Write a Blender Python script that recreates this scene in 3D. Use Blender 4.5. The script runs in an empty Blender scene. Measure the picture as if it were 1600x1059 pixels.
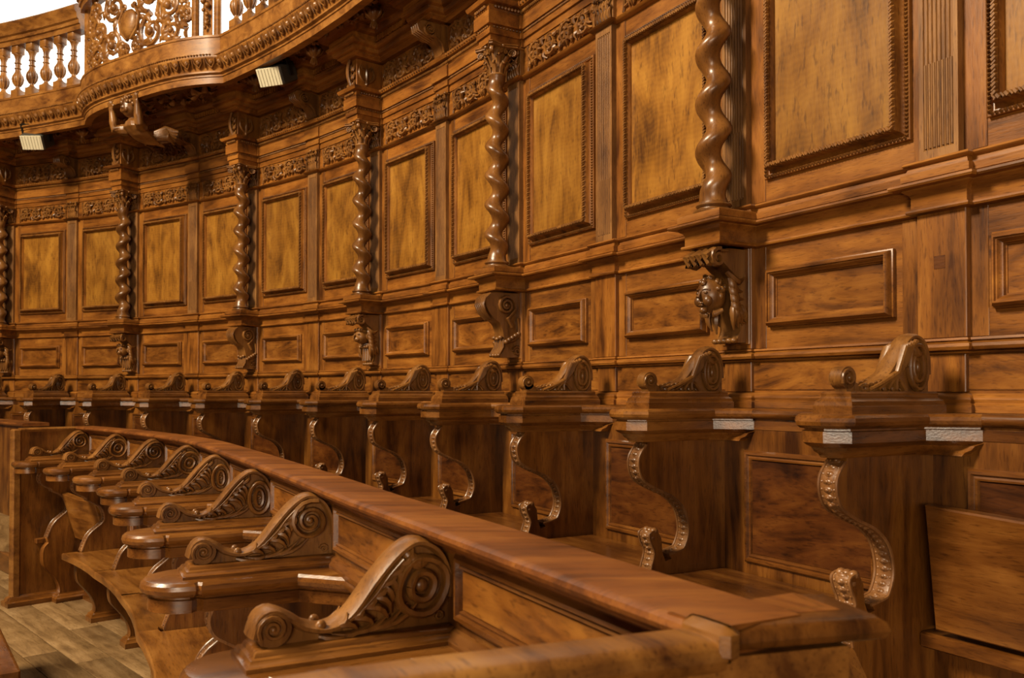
import bpy, math, random
from mathutils import Matrix, Vector
random.seed(11)
sc = bpy.context.scene
C = sc.collection
sin, cos, pi = math.sin, math.cos, math.pi

# ------------------------------------------------------------------ camera, world, lights, exposure
FPX, TILT, SHY, EYE = 1384.33, 0.01707, 57.1, 1.23
cd = bpy.data.cameras.new('camera'); cam = bpy.data.objects.new('camera', cd); C.objects.link(cam)
cd.sensor_fit = 'HORIZONTAL'; cd.sensor_width = 36.0; cd.lens = FPX*36/1600; cd.shift_y = SHY/1600
cd.clip_start = 0.02; cd.clip_end = 100
cam.location = (0, 0, EYE); cam.rotation_euler = (pi/2+TILT, 0, 0)
cd.dof.use_dof = True; cd.dof.focus_distance = 3.2; cd.dof.aperture_fstop = 9.0
sc.camera = cam
w = bpy.data.worlds.new('world'); sc.world = w; w.use_nodes = True
w.node_tree.nodes['Background'].inputs[0].default_value = (1.0, 0.86, 0.68, 1)
w.node_tree.nodes['Background'].inputs[1].default_value = 0.03

def area(name, loc, target, sx, sy, power, col):
    l = bpy.data.lights.new(name, 'AREA'); l.shape = 'RECTANGLE'; l.size = sx; l.size_y = sy
    l.energy = power; l.color = col
    o = bpy.data.objects.new(name, l); C.objects.link(o); o.location = loc
    o.rotation_euler = (Vector(target)-Vector(loc)).to_track_quat('-Z', 'Y').to_euler()
    return o
area('nave_window_light', (-1.0, -5.8, 1.75), (-1.0, 4.0, 1.4), 3.6, 0.9, 330, (1.0, 0.82, 0.60))
area('high_window_light', (-5.8, 0.4, 7.0), (-0.5, 4.0, 1.5), 1.9, 1.9, 1480, (1.0, 0.83, 0.58))
sc.view_settings.view_transform = 'Standard'; sc.view_settings.look = 'None'
sc.view_settings.exposure = 0.0; sc.view_settings.gamma = 1.0; sc.view_settings.use_curve_mapping = False

# ------------------------------------------------------------------ plan of the choir: straight wing, then an arc
BW, X0, Y0, H0, S0, KAP = 0.75, 1.16869, 2.24873, 2.08404, 3.0, 0.09129
RAD = BW/KAP
OFF = 0.095
def plan(s, d=0.0):
    if s <= S0:
        x = X0+BW*s*cos(H0); y = Y0+BW*s*sin(H0); h = H0
    else:
        a = (s-S0)*KAP; h = H0+a
        x = X0+BW*S0*cos(H0)+RAD*(sin(h)-sin(H0)); y = Y0+BW*S0*sin(H0)-RAD*(cos(h)-cos(H0))
    return x-sin(h)*d, y+cos(h)*d, h
def mat(x, y, h, z=0.0):
    return Matrix.Translation((x, y, EYE+z)) @ Matrix.Rotation(h, 4, 'Z')
def fr(s, d=0.0, z=0.0):
    x, y, h = plan(s, d); return mat(x, y, h, z)
def chord(sa, sb, da, db, z=0.0):
    xa, ya, _ = plan(sa, da); xb, yb, _ = plan(sb, db)
    return mat(xa, ya, math.atan2(yb-ya, xb-xa), z), math.hypot(xb-xa, yb-ya)

# ------------------------------------------------------------------ materials
MATS = {}
def wood(name, dark, mid, light, grain='Z', rough=0.38, fig=0.0, coat=0.14, scale=1.0, ripple=0.0):
    m = bpy.data.materials.new(name); m.use_nodes = True; MATS[name] = m
    nt = m.node_tree; N = nt.nodes; L = nt.links; b = N['Principled BSDF']
    tc = N.new('ShaderNodeTexCoord'); oi = N.new('ShaderNodeObjectInfo')
    off = N.new('ShaderNodeVectorMath'); off.operation = 'MULTIPLY_ADD'
    cmb = N.new('ShaderNodeCombineXYZ')
    for k in range(3): L.new(oi.outputs['Random'], cmb.inputs[k])
    L.new(cmb.outputs[0], off.inputs[0]); off.inputs[1].default_value = (7, 11, 5); L.new(tc.outputs['Object'], off.inputs[2])
    mp = N.new('ShaderNodeMapping'); L.new(off.outputs[0], mp.inputs[0])
    a, c = (1.1, 8) if fig == 0 else (1.2, 4.6)
    v = {'X': (a, c, c), 'Y': (c, a, c), 'Z': (c, c, a)}[grain]
    mp.inputs['Scale'].default_value = tuple(q*scale for q in v)
    n1 = N.new('ShaderNodeTexNoise'); n1.inputs['Scale'].default_value = 2.2; n1.inputs['Detail'].default_value = 7
    n1.inputs['Roughness'].default_value = 0.62; n1.inputs['Distortion'].default_value = 0.6+fig*1.5
    L.new(mp.outputs[0], n1.inputs[0])
    n2 = N.new('ShaderNodeTexNoise'); n2.inputs['Scale'].default_value = 5.0; n2.inputs['Detail'].default_value = 3
    L.new(off.outputs[0], n2.inputs[0])
    mx = N.new('ShaderNodeMath'); mx.operation = 'MULTIPLY_ADD'; mx.inputs[1].default_value = 0.55
    L.new(n2.outputs[0], mx.inputs[0])
    sub = N.new('ShaderNodeMath'); sub.operation = 'MULTIPLY_ADD'; sub.inputs[1].default_value = 1.0; sub.inputs[2].default_value = -0.275
    L.new(n1.outputs[0], sub.inputs[0]); L.new(sub.outputs[0], mx.inputs[2])
    rp = N.new('ShaderNodeValToRGB'); e = rp.color_ramp.elements
    e[0].position = 0.28; e[0].color = (*dark, 1); e[1].position = 0.74; e[1].color = (*light, 1)
    q = e.new(0.5); q.color = (*mid, 1)
    src = mx
    if ripple > 0:                                # curly figure across the grain
        wv = N.new('ShaderNodeTexWave'); wv.bands_direction = 'Z'; wv.inputs['Scale'].default_value = 16; wv.inputs['Distortion'].default_value = 9; wv.inputs['Detail'].default_value = 2; wv.inputs['Detail Scale'].default_value = 0.6
        L.new(off.outputs[0], wv.inputs[0])
        rm = N.new('ShaderNodeMath'); rm.operation = 'MULTIPLY_ADD'; rm.inputs[1].default_value = ripple
        L.new(wv.outputs['Fac'], rm.inputs[0]); L.new(mx.outputs[0], rm.inputs[2]); src = rm
    L.new(src.outputs[0], rp.inputs[0])
    # pores and worm holes
    n3 = N.new('ShaderNodeTexNoise'); n3.inputs['Scale'].default_value = 26; n3.inputs['Detail'].default_value = 3
    L.new(mp.outputs[0], n3.inputs[0])
    r3 = N.new('ShaderNodeValToRGB'); r3.color_ramp.elements[0].position = 0.30; r3.color_ramp.elements[1].position = 0.44
    r3.color_ramp.elements[0].color = (0.45, 0.40, 0.35, 1)
    L.new(n3.outputs[0], r3.inputs[0])
    mul = N.new('ShaderNodeMixRGB'); mul.blend_type = 'MULTIPLY'; mul.inputs[0].default_value = 0.75
    L.new(rp.outputs[0], mul.inputs[1]); L.new(r3.outputs[0], mul.inputs[2])
    # each board differs a little
    hsv = N.new('ShaderNodeHueSaturation'); mr = N.new('ShaderNodeMapRange')
    mr.inputs['To Min'].default_value = 0.84; mr.inputs['To Max'].default_value = 1.14
    L.new(oi.outputs['Random'], mr.inputs[0]); L.new(mr.outputs[0], hsv.inputs['Value']); L.new(mul.outputs[0], hsv.inputs['Color'])
    L.new(hsv.outputs[0], b.inputs['Base Color'])
    rr = N.new('ShaderNodeMapRange'); rr.inputs['To Min'].default_value = rough-0.07; rr.inputs['To Max'].default_value = rough+0.12
    L.new(n2.outputs[0], rr.inputs[0]); L.new(rr.outputs[0], b.inputs['Roughness'])
    b.inputs['Specular IOR Level'].default_value = 0.36
    b.inputs['Coat Weight'].default_value = coat; b.inputs['Coat Roughness'].default_value = 0.27
    bp = N.new('ShaderNodeBump'); bp.inputs['Strength'].default_value = 0.12; bp.inputs['Distance'].default_value = 0.004
    L.new(n3.outputs[0], bp.inputs['Height']); L.new(bp.outputs[0], b.inputs['Normal'])
    return m
def plain(name, col, rough=0.5, emit=None, es=1.0, metal=0.0):
    m = bpy.data.materials.new(name); m.use_nodes = True; MATS[name] = m
    N = m.node_tree.nodes; b = N['Principled BSDF']
    n = N.new('ShaderNodeTexNoise'); n.inputs['Scale'].default_value = 9; n.inputs['Detail'].default_value = 4
    mixc = N.new('ShaderNodeMixRGB'); mixc.inputs[1].default_value = (*[q*0.9 for q in col], 1); mixc.inputs[2].default_value = (*col, 1)
    m.node_tree.links.new(n.outputs[0], mixc.inputs[0]); m.node_tree.links.new(mixc.outputs[0], b.inputs['Base Color'])
    b.inputs['Roughness'].default_value = rough; b.inputs['Metallic'].default_value = metal
    if emit: b.inputs['Emission Color'].default_value = (*emit, 1); b.inputs['Emission Strength'].default_value = es
    return m
def K(c, k): return tuple(q*k for q in c)
A1, A2, A3 = (0.054, 0.0155, 0.0022), (0.185, 0.062, 0.0078), (0.300, 0.115, 0.0165)
wood('wall_v', A1, A2, A3, 'Z'); wood('wall_h', A1, A2, A3, 'X')
wood('grey_v', (0.080, 0.030, 0.0070), (0.175, 0.073, 0.0170), (0.260, 0.120, 0.0310), 'Z', rough=0.5, coat=0.1)
wood('panel', (0.078, 0.027, 0.0026), (0.205, 0.081, 0.0078), (0.305, 0.136, 0.0155), 'Z', fig=0.55, rough=0.42, ripple=0.035, scale=0.75)
wood('burl', (0.048, 0.014, 0.0020), (0.165, 0.054, 0.0062), (0.275, 0.105, 0.0145), 'X', fig=1.0, rough=0.38)
wood('carved', (0.070, 0.024, 0.0050), (0.160, 0.062, 0.0120), (0.245, 0.104, 0.0230), 'Z', rough=0.36, coat=0.25)
wood('relief', (0.075, 0.026, 0.0050), (0.170, 0.066, 0.0115), (0.265, 0.112, 0.0225), 'Z', rough=0.44, coat=0.1)
wood('burl_dark_shaded', (0.016, 0.004, 0.0008), (0.066, 0.018, 0.0026), (0.125, 0.040, 0.0060), 'X', fig=0.8, rough=0.34)  # darker burl copy: shade of the stall arms in the colour; repair patch shares it
wood('column', (0.070, 0.024, 0.0044), (0.145, 0.055, 0.0105), (0.205, 0.084, 0.0180), 'Z', rough=0.33, coat=0.4)
wood('stall_v', (0.036, 0.010, 0.0014), (0.125, 0.041, 0.0056), (0.220, 0.083, 0.0125), 'Z', rough=0.34)
wood('stall_h', (0.036, 0.010, 0.0015), (0.115, 0.037, 0.0055), (0.200, 0.075, 0.0130), 'X', rough=0.26, coat=0.5)
wood('stall_y', (0.048, 0.014, 0.0020), (0.140, 0.048, 0.0075), (0.225, 0.088, 0.0170), 'Y', rough=0.24, coat=0.5)
wood('desk', (0.050, 0.013, 0.0020), (0.145, 0.043, 0.0060), (0.235, 0.082, 0.0130), 'X', rough=0.42, coat=0.08)
wood('seat', (0.075, 0.024, 0.0036), (0.190, 0.070, 0.0110), (0.280, 0.118, 0.0230), 'X', rough=0.32)
wood('edge', (0.085, 0.030, 0.0080), (0.170, 0.069, 0.0200), (0.250, 0.112, 0.0370), 'Z', rough=0.36, coat=0.3)
wood('gallery', (0.080, 0.025, 0.0040), (0.205, 0.078, 0.0130), (0.310, 0.135, 0.0270), 'X', rough=0.40)
wood('floor', (0.110, 0.058, 0.020), (0.210, 0.120, 0.047), (0.310, 0.190, 0.085), 'X', rough=0.48, coat=0.05)
plain('plaster', (0.85, 0.82, 0.74), 0.8)
plain('window_daylight', (1, 1, 1), 0.5, (1.0, 0.97, 0.88), 2.6)  # added glow standing in for the brightly lit white vault
plain('lamp_glass', (0.62, 0.56, 0.40), 0.25); plain('lamp_body', (0.05, 0.045, 0.035), 0.45); plain('iron', (0.03, 0.025, 0.02), 0.4, metal=0.6)

# ------------------------------------------------------------------ mesh helpers
class MB:
    def __init__(s): s.v = []; s.f = []
    def add(s, vs, fs):
        o = len(s.v); s.v += [tuple(q) for q in vs]; s.f += [tuple(i+o for i in f) for f in fs]; return s
    def loft(s, rings, closed=True, cap0=True, cap1=True):
        n = len(rings[0]); o = len(s.v)
        for r in rings: s.v += [tuple(q) for q in r]
        for i in range(len(rings)-1):
            for j in range(n if closed else n-1):
                k = (j+1) % n
                s.f.append((o+i*n+j, o+i*n+k, o+(i+1)*n+k, o+(i+1)*n+j))
        if cap0: s.f.append(tuple(o+j for j in reversed(range(n))))
        if cap1: s.f.append(tuple(o+(len(rings)-1)*n+j for j in range(n)))
        return s
    def box(s, x0, x1, y0, y1, z0, z1, c=0.0):
        def ring(z, i): return [(x0+i, y0+i, z), (x1-i, y0+i, z), (x1-i, y1-i, z), (x0+i, y1-i, z)]
        if c <= 0: return s.loft([ring(z0, 0), ring(z1, 0)])
        def r8(z, i): 
            a0, a1, b0, b1 = x0+i, x1-i, y0+i, y1-i
            return [(a0+c, b0, z), (a1-c, b0, z), (a1, b0+c, z), (a1, b1-c, z), (a1-c, b1, z), (a0+c, b1, z), (a0, b1-c, z), (a0, b0+c, z)]
        return s.loft([r8(z0, c), r8(z0+c, 0), r8(z1-c, 0), r8(z1, c)])
    def frame(s, u0, u1, w0, w1, prof):
        rings = [[(u0+i, v, w0+i), (u1-i, v, w0+i), (u1-i, v, w1-i), (u0+i, v, w1-i)] for i, v in prof]
        return s.loft(rings, True, False, False)
    def run(s, u0, u1, prof):
        return s.loft([[(u0, v, w) for v, w in prof], [(u1, v, w) for v, w in prof]], True)
    def sweep(s, path, prof, closed=False, side=1, caps=True):
        """profile (out, w) along a plan path [(u, v)], mitred; out = left of travel times side"""
        n = len(path); dirs = []
        def nd(a, b):
            dx, dy = b[0]-a[0], b[1]-a[1]; l = math.hypot(dx, dy) or 1e-9; return (-dy/l*side, dx/l*side)
        rings = []
        for i in range(n):
            if closed: na = nd(path[i-1], path[i]); nb = nd(path[i], path[(i+1) % n])
            else:
                na = nd(path[i-1], path[i]) if i else nd(path[0], path[1])
                nb = nd(path[i], path[i+1]) if i < n-1 else na
            mx, my = na[0]+nb[0], na[1]+nb[1]; l2 = mx*mx+my*my or 1e-9
            mx, my = mx*2/l2, my*2/l2
            if mx*mx+my*my > 9: q = 3/math.hypot(mx, my); mx *= q; my *= q
            rings.append([(path[i][0]+mx*o, path[i][1]+my*o, w) for o, w in prof])
        if closed: rings.append(rings[0])
        return s.loft(rings, True, caps and not closed, caps and not closed)
    def stack(s, poly, prof):
        """closed plan polygon (counter-clockwise) offset outwards by prof [(out, w)] bottom to top"""
        rings = []
        n = len(poly)
        for o, w in prof:
            r = []
            for i in range(n):
                a, b, c = poly[i-1], poly[i], poly[(i+1) % n]
                def nn(p, q):
                    dx, dy = q[0]-p[0], q[1]-p[1]; l = math.hypot(dx, dy) or 1e-9; return dy/l, -dx/l
                n1, n2 = nn(a, b), nn(b, c); mx, my = n1[0]+n2[0], n1[1]+n2[1]; l2 = max(mx*mx+my*my, 0.6)
                r.append((b[0]+mx*2/l2*o, b[1]+my*2/l2*o, w))
            rings.append(r)
        return s.loft(rings)
    def tube(s, pts, ra, rb, N, n=6):
        pts = [Vector(p) for p in pts]; N = Vector(N).normalized(); m = len(pts); rings = []
        for i in range(m):
            t = pts[min(i+1, m-1)]-pts[max(i-1, 0)]
            t = t.normalized() if t.length > 1e-9 else Vector((0, 0, 1))
            sd = t.cross(N)
            if sd.length < 1e-4: sd = t.cross(Vector((0.3, 0.5, 0.8)))
            sd.normalize(); nn = sd.cross(t).normalized()
            a = ra[i] if hasattr(ra, '__len__') else ra; b = rb[i] if hasattr(rb, '__len__') else rb
            rings.append([pts[i]+sd*a*cos(2*pi*k/n)+nn*b*sin(2*pi*k/n) for k in range(n)])
        return s.loft(rings)
    def ball(s, c, r, nu=8, nv=5):
        rx, ry, rz = r if hasattr(r, '__len__') else (r, r, r)
        rings = []
        for i in range(nv+1):
            a = -pi/2+pi*i/nv; q = max(cos(a), 0.04)
            rings.append([(c[0]+rx*q*cos(2*pi*k/nu), c[1]+ry*q*sin(2*pi*k/nu), c[2]+rz*sin(a)) for k in range(nu)])
        return s.loft(rings)
    def lathe(s, prof, n=16, c=(0, 0, 0)):
        return s.loft([[(c[0]+r*cos(2*pi*k/n), c[1]+r*sin(2*pi*k/n), c[2]+z) for k in range(n)] for r, z in prof])
    def prism(s, poly, t0, t1, ax='X', ch=0.0):
        """poly in the plane normal to ax (X: (v,w); Y: (u,w)), extruded t0..t1"""
        def P(p, t): return (t, p[0], p[1]) if ax == 'X' else (p[0], t, p[1])
        return s.loft([[P(p, t0) for p in poly], [P(p, t1) for p in poly]])
    def xf(s, M):
        s.v = [tuple(M @ Vector(q)) for q in s.v]; return s
    def mesh(s, name, m, sharp=38):
        me = bpy.data.meshes.new(name); me.from_pydata(s.v, [], s.f); me.validate()
        me.materials.append(MATS[m]); me.shade_smooth(); me.set_sharp_from_angle(angle=math.radians(sharp))
        import bmesh
        b = bmesh.new(); b.from_mesh(me); bmesh.ops.recalc_face_normals(b, faces=b.faces[:]); b.to_mesh(me); b.free()
        return me

def crom(pts, n=5):
    out = []; P = [pts[0]]+list(pts)+[pts[-1]]
    for i in range(1, len(P)-2):
        for k in range(n):
            t = k/n; a, b, c, d = P[i-1], P[i], P[i+1], P[i+2]
            out.append(tuple(0.5*((2*b[q])+(-a[q]+c[q])*t+(2*a[q]-5*b[q]+4*c[q]-d[q])*t*t+(-a[q]+3*b[q]-3*c[q]+d[q])*t**3) for q in range(len(b))))
    out.append(tuple(pts[-1])); return out
def spiral(cx, cy, r0, r1, a0, turns, n=10):
    m = max(4, int(abs(turns)*n)); return [(cx+(r0+(r1-r0)*(k/m)**0.8)*cos(a0+2*pi*turns*k/m), cy+(r0+(r1-r0)*(k/m)**0.8)*sin(a0+2*pi*turns*k/m)) for k in range(m+1)]

def tag(o, label, cat, group=None, kind=None):
    o['label'] = label
    if cat: o['category'] = cat
    if group: o['group'] = group
    if kind: o['kind'] = kind
    return o
def thing(name, M, label=None, cat=None, group=None, base=0.0, kind=None):
    o = bpy.data.objects.new(name, None); C.objects.link(o); o.empty_display_size = 0.05
    o.matrix_world = M @ Matrix.Translation((0, 0, base)); o['_b'] = base
    if label: tag(o, label, cat, group, kind)
    return o
def part(name, me, parent, label=None, kind=None, M=None):
    o = bpy.data.objects.new(name, me); C.objects.link(o); o.parent = parent
    L = Matrix.Translation((0, 0, -(parent.get('_b') or 0.0))) if parent.type == 'EMPTY' else Matrix.Identity(4)
    o.matrix_local = L @ M if M else L
    if label: o['label'] = label
    if kind: o['kind'] = kind
    return o
ORD = ['nearest', 'second', 'third', 'fourth', 'fifth', 'sixth', 'seventh', 'eighth', 'ninth', 'tenth', 'eleventh', 'twelfth', 'thirteenth', 'fourteenth']

# ------------------------------------------------------------------ carving kit (works in a plane: mp(a, b, out) -> 3D)
def leaf(mb, mp, N, p0, p1, bend, w, h, out=0.004, n=5, seg=6):
    """one acanthus lobe from p0 to p1 bending sideways"""
    dx, dy = p1[0]-p0[0], p1[1]-p0[1]; pts = []; ra = []; rb = []
    for k in range(n+1):
        t = k/n; q = sin(pi*t)*bend
        pts.append(mp(p0[0]+dx*t-dy*q, p0[1]+dy*t+dx*q, out+h*0.7*sin(pi*min(1, t*1.1))))
        f = max(0.12, sin(pi*(0.12+0.86*t))**0.8*(1.15-0.55*t)); ra.append(w*f); rb.append(h*max(f, 0.25))
    mb.tube(pts, ra, rb, N, seg)
def vine(mb, mp, N, pts, r0, r1, out, h=1.3, seg=6):
    m = len(pts)-1
    rr = [r0+(r1-r0)*k/m for k in range(m+1)]
    mb.tube([mp(p[0], p[1], out) for p in pts], rr, [q*h for q in rr], N, seg)
def rinceau(mb, mp, N, a0, a1, b0, b1, count, r, rnd, out=0.004):
    """band of scrolling foliage"""
    W = (a1-a0)/count; H = b1-b0; mid = (b0+b1)/2
    stem = [(a0+(a1-a0)*k/(count*8), mid-H*0.36*cos(pi*k/8)) for k in range(count*8+1)]
    vine(mb, mp, N, stem, r, r, out)
    for i in range(count):
        cx = a0+W*(i+0.5); sg = 1 if i % 2 == 0 else -1; R = min(W*0.48, H*0.46)
        sp = spiral(cx, mid, R, R*0.18, -sg*pi*0.75, sg*1.6, 12)
        vine(mb, mp, N, sp, r*1.25, r*0.7, out+0.005, 1.8)
        c = mp(cx, mid, out+0.006); mb.ball(c, R*0.22, 6, 4)
        for k in range(10):
            q = sp[min(len(sp)-1, 1+int(k*1.8))]; an = math.atan2(q[1]-mid, q[0]-cx)+sg*(0.7+0.5*rnd.random())
            l = R*(0.42+0.3*rnd.random())
            p1 = (min(max(q[0]+l*cos(an), a0), a1), min(max(q[1]+l*sin(an), b0), b1))
            leaf(mb, mp, N, q, p1, 0.25*sg, r*1.9, r*2.0, out, 4, 6)
        for k in range(6):
            x = a0+W*(i+0.08+0.167*k); y = b0+H*0.03 if k % 2 else b1-H*0.03
            leaf(mb, mp, N, (x, mid+(y-mid)*0.35), (x+W*0.16*rnd.uniform(-1, 1), y), 0.3*sg, r*1.7, r*1.5, out, 4, 5)

# ------------------------------------------------------------------ heights on the wall (relative to the eye)
Z_SC = -0.003                       # base of the arm scrolls, rear row
def dado_prof(e=0.0):
    return [(-0.03, 0.464), (0.006+e, 0.466), (0.018+e, 0.469), (0.020+e, 0.474), (0.018+e, 0.479), (0.010+e, 0.481), (0.010+e, 0.514), (0.014+e, 0.522), (0.026+e, 0.530), (0.026+e, 0.534), (0.048+e, 0.535), (0.052+e, 0.540),
            (0.050+e, 0.546), (0.046+e, 0.548), (0.020+e, 0.550), (0.020+e, 0.553), (0.028+e, 0.555), (0.028+e, 0.574), (0.020+e, 0.576), (0.020+e, 0.579), (0.014+e, 0.592), (0.022+e, 0.595), (0.026+e, 0.600), (0.022+e, 0.606), (0.004+e, 0.611), (-0.03, 0.612)]
def ped_prof():
    return [q_ for q_ in dado_prof() if q_[1] < 0.5745][1:]+[(0.024, 0.580), (-0.01, 0.581), (-0.01, 0.470)]
def rail_prof(e=0.0):
    return [(-0.03, 0.094), (0.008+e, 0.095), (0.009+e, 0.100), (0.004+e, 0.102), (0.022+e, 0.104), (0.027+e, 0.112), (0.025+e, 0.120), (0.014+e, 0.124), (0.012+e, 0.127), (0.018+e, 0.129), (0.016+e, 0.135), (-0.03, 0.137)]
def foot_prof(e=0.0):
    return [(-0.03, -0.055), (0.040+e, -0.055), (0.040+e, -0.036), (0.032+e, -0.030), (0.034+e, -0.022), (0.028+e, -0.012), (0.014+e, -0.006), (-0.03, -0.004)]
def arch_prof(e=0.0):
    return [(-0.03, 1.482), (0.010+e, 1.482), (0.022+e, 1.488), (0.028+e, 1.496), (0.014+e, 1.500), (0.006+e, 1.505), (-0.03, 1.505)]
def fascia_prof(e=0.0):
    return [(-0.03, 1.640), (0.006+e, 1.640), (0.006+e, 1.674), (0.015+e, 1.676), (0.015+e, 1.702), (0.009+e, 1.704), (0.009+e, 1.718), (0.024+e, 1.720), (0.024+e, 1.782), (-0.03, 1.784)]
def bead_prof(e=0.0):
    return [(-0.03, 1.784), (0.018+e, 1.784), (0.022+e, 1.792), (0.022+e, 1.810), (0.046+e, 1.814), (0.052+e, 1.824), (0.054+e, 1.834), (0.030+e, 1.838), (-0.03, 1.840)]
def corn_prof(e=0.0):
    return [(-0.03, 2.015), (0.034+e, 2.015), (0.040+e, 2.024), (0.052+e, 2.030), (0.052+e, 2.040), (0.070+e, 2.046), (0.076+e, 2.058), (0.076+e, 2.068), (0.096+e, 2.074), (0.104+e, 2.088),
            (0.104+e, 2.096), (0.090+e, 2.098), (0.090+e, 2.135), (0.128+e, 2.138), (0.134+e, 2.15), (0.15+e, 2.165), (-0.03, 2.165)]

# ------------------------------------------------------------------ one bay of wall panelling
L = BW
rnd = random.Random(5)
up = lambda a, b, o: (a, o, b)          # carving plane of the wall: (u, w) with v outwards
NV = (0, 1, 0)
M = {}
M['bay_board'] = MB().box(0, L, -0.06, 0.0, -0.06, 2.2).mesh('bay_board', 'wall_h')
M['stile'] = MB().box(0.003, 0.088, 0.0, 0.003, 0.612, 1.480, 0.001).mesh('stile', 'wall_v')
M['stile2'] = MB().box(0.632, L-0.003, 0.0, 0.003, 0.612, 1.480, 0.001).mesh('stile', 'wall_v')
M['large_panel'] = MB().box(0.140, 0.580, 0.0, 0.014, 0.726, 1.364, 0.002).mesh('large_panel', 'panel')
M['panel_frame'] = MB().frame(0.094, 0.626, 0.680, 1.410, [(0, 0), (0, 0.011), (0.002, 0.013), (0.012, 0.013), (0.013, 0.007), (0.016, 0.006), (0.021, 0.010), (0.026, 0.021), (0.028, 0.033), (0.031, 0.037),
    (0.041, 0.037), (0.042, 0.031), (0.044, 0.031), (0.046, 0.026), (0.049, 0.022), (0.050, 0.010)]).mesh('panel_frame', 'wall_v')
def along(u0, u1, w0, w1, pitch):
    pts = []
    for (a, b, ang) in (((u0, w0), (u1, w0), 0), ((u1, w0), (u1, w1), pi/2), ((u1, w1), (u0, w1), pi), ((u0, w1), (u0, w0), -pi/2)):
        l = math.hypot(b[0]-a[0], b[1]-a[1]); n = int(l/pitch)
        for k in range(n): t = (k+0.5)/n; pts.append((a[0]+(b[0]-a[0])*t, a[1]+(b[1]-a[1])*t, ang))
    return pts
q = MB()
for u, ww, a in along(0.1015, 0.6185, 0.6875, 1.4025, 0.0115):
    q.tube([(u-0.0045*cos(a+0.7), 0.012, ww-0.0045*sin(a+0.7)), (u, 0.017, ww), (u+0.0045*cos(a+0.7), 0.012, ww+0.0045*sin(a+0.7))], [0.0025, 0.0048, 0.0025], [0.003, 0.006, 0.003], NV, 5)
M['frame_beading'] = q.mesh('frame_beading', 'relief')
q = MB()
for i, (u, ww, a) in enumerate(along(0.130, 0.590, 0.716, 1.374, 0.021)):
    for (dd, sz, tl) in ((0.0, 1.0, 0.9), (0.010, 0.62, 0.9)):
        x = u+dd*cos(a); y = ww+dd*sin(a)
        ca, sa = cos(a+tl), sin(a+tl)
        q.tube([(x-0.009*ca*sz, 0.034, y-0.009*sa*sz), (x-0.003*ca, 0.039, y-0.003*sa), (x+0.004*ca, 0.039, y+0.004*sa), (x+0.009*ca*sz, 0.034, y+0.009*sa*sz)],
               [0.002, 0.0072*sz, 0.0064*sz, 0.0015], [0.003, 0.008, 0.008, 0.002], NV, 6)
M['frame_leaves'] = q.mesh('frame_leaves', 'relief')
M['small_panel'] = MB().box(0.184, 0.583, 0.0, 0.003, 0.236, 0.360, 0.001).mesh('small_panel', 'burl')
M['small_frame'] = MB().frame(0.150, 0.617, 0.203, 0.392, [(0, 0), (0, 0.012), (0.004, 0.014), (0.006, 0.024), (0.012, 0.032), (0.016, 0.032), (0.017, 0.026), (0.021, 0.026), (0.025, 0.018), (0.030, 0.014), (0.031, 0.006), (0.035, 0.006), (0.036, -0.006)]).mesh('small_frame', 'wall_h')
M['low_stile'] = MB().box(0.003, 0.128, 0.0, 0.002, 0.137, 0.465, 0.001).mesh('low_stile', 'wall_v')
M['low_stile2'] = MB().box(0.632, L-0.003, 0.0, 0.002, 0.137, 0.465, 0.001).mesh('low_stile', 'wall_v')
M['plinth_panel'] = MB().box(0.06, L-0.06, 0.0, 0.003, 0.002, 0.092, 0.002).mesh('plinth_panel', 'burl')
for nm, pf in (('dado_cornice', dado_prof), ('dado_rail', rail_prof), ('foot_moulding', foot_prof), ('architrave', arch_prof), ('fascia', fascia_prof), ('bead_moulding', bead_prof), ('cornice', corn_prof)):
    M[nm] = MB().run(0.0, L, pf()).mesh(nm, 'wall_h')
q = MB()
n = 58
for k in range(n): q.ball((L*(k+0.5)/n, 0.029, 1.800), (0.0052, 0.009, 0.009), 6, 4); 
for k in range(75): q.ball((L*(k+0.5)/75, 0.014, 1.711), (0.0042, 0.006, 0.0055), 5, 4)
for k in range(30): q.ball((L*(k+0.5)/30, 0.050, 1.826), (0.010, 0.009, 0.007), 6, 4)
M['bead_row'] = q.mesh('bead_row', 'relief')
q = MB()
for k in range(26): q.box(L*(k+0.22)/26, L*(k+0.78)/26, 0.088, 0.112, 2.10, 2.133)
M['dentil_row'] = q.mesh('dentil_row', 'wall_h')
for vi in range(2):
    rr = random.Random(20+vi); q = MB()
    rinceau(q, up, NV, 0.10, 0.63, 1.516, 1.634, 4, 0.0062, rr, 0.006)
    q.tube([up(0.092+0.006*sin(k*0.9), 1.512+0.02*k, 0.006) for k in range(7)], 0.005, 0.007, NV, 5)
    q.tube([up(0.640-0.006*sin(k*0.9), 1.512+0.02*k, 0.006) for k in range(7)], 0.005, 0.007, NV, 5)
    M['frieze_scroll%d' % vi] = q.mesh('frieze_scroll', 'relief')
    q = MB(); rinceau(q, up, NV, 0.07, 0.67, 1.855, 2.008, 4, 0.0075, rr, 0.004)
    for k in range(4):
        x = 0.12+0.16*k; leaf(q, up, NV, (x, 1.86), (x+0.012, 2.005), 0.1, 0.017, 0.010, 0.004, 6, 6)
    M['upper_frieze%d' % vi] = q.mesh('upper_frieze_scroll', 'relief')

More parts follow.
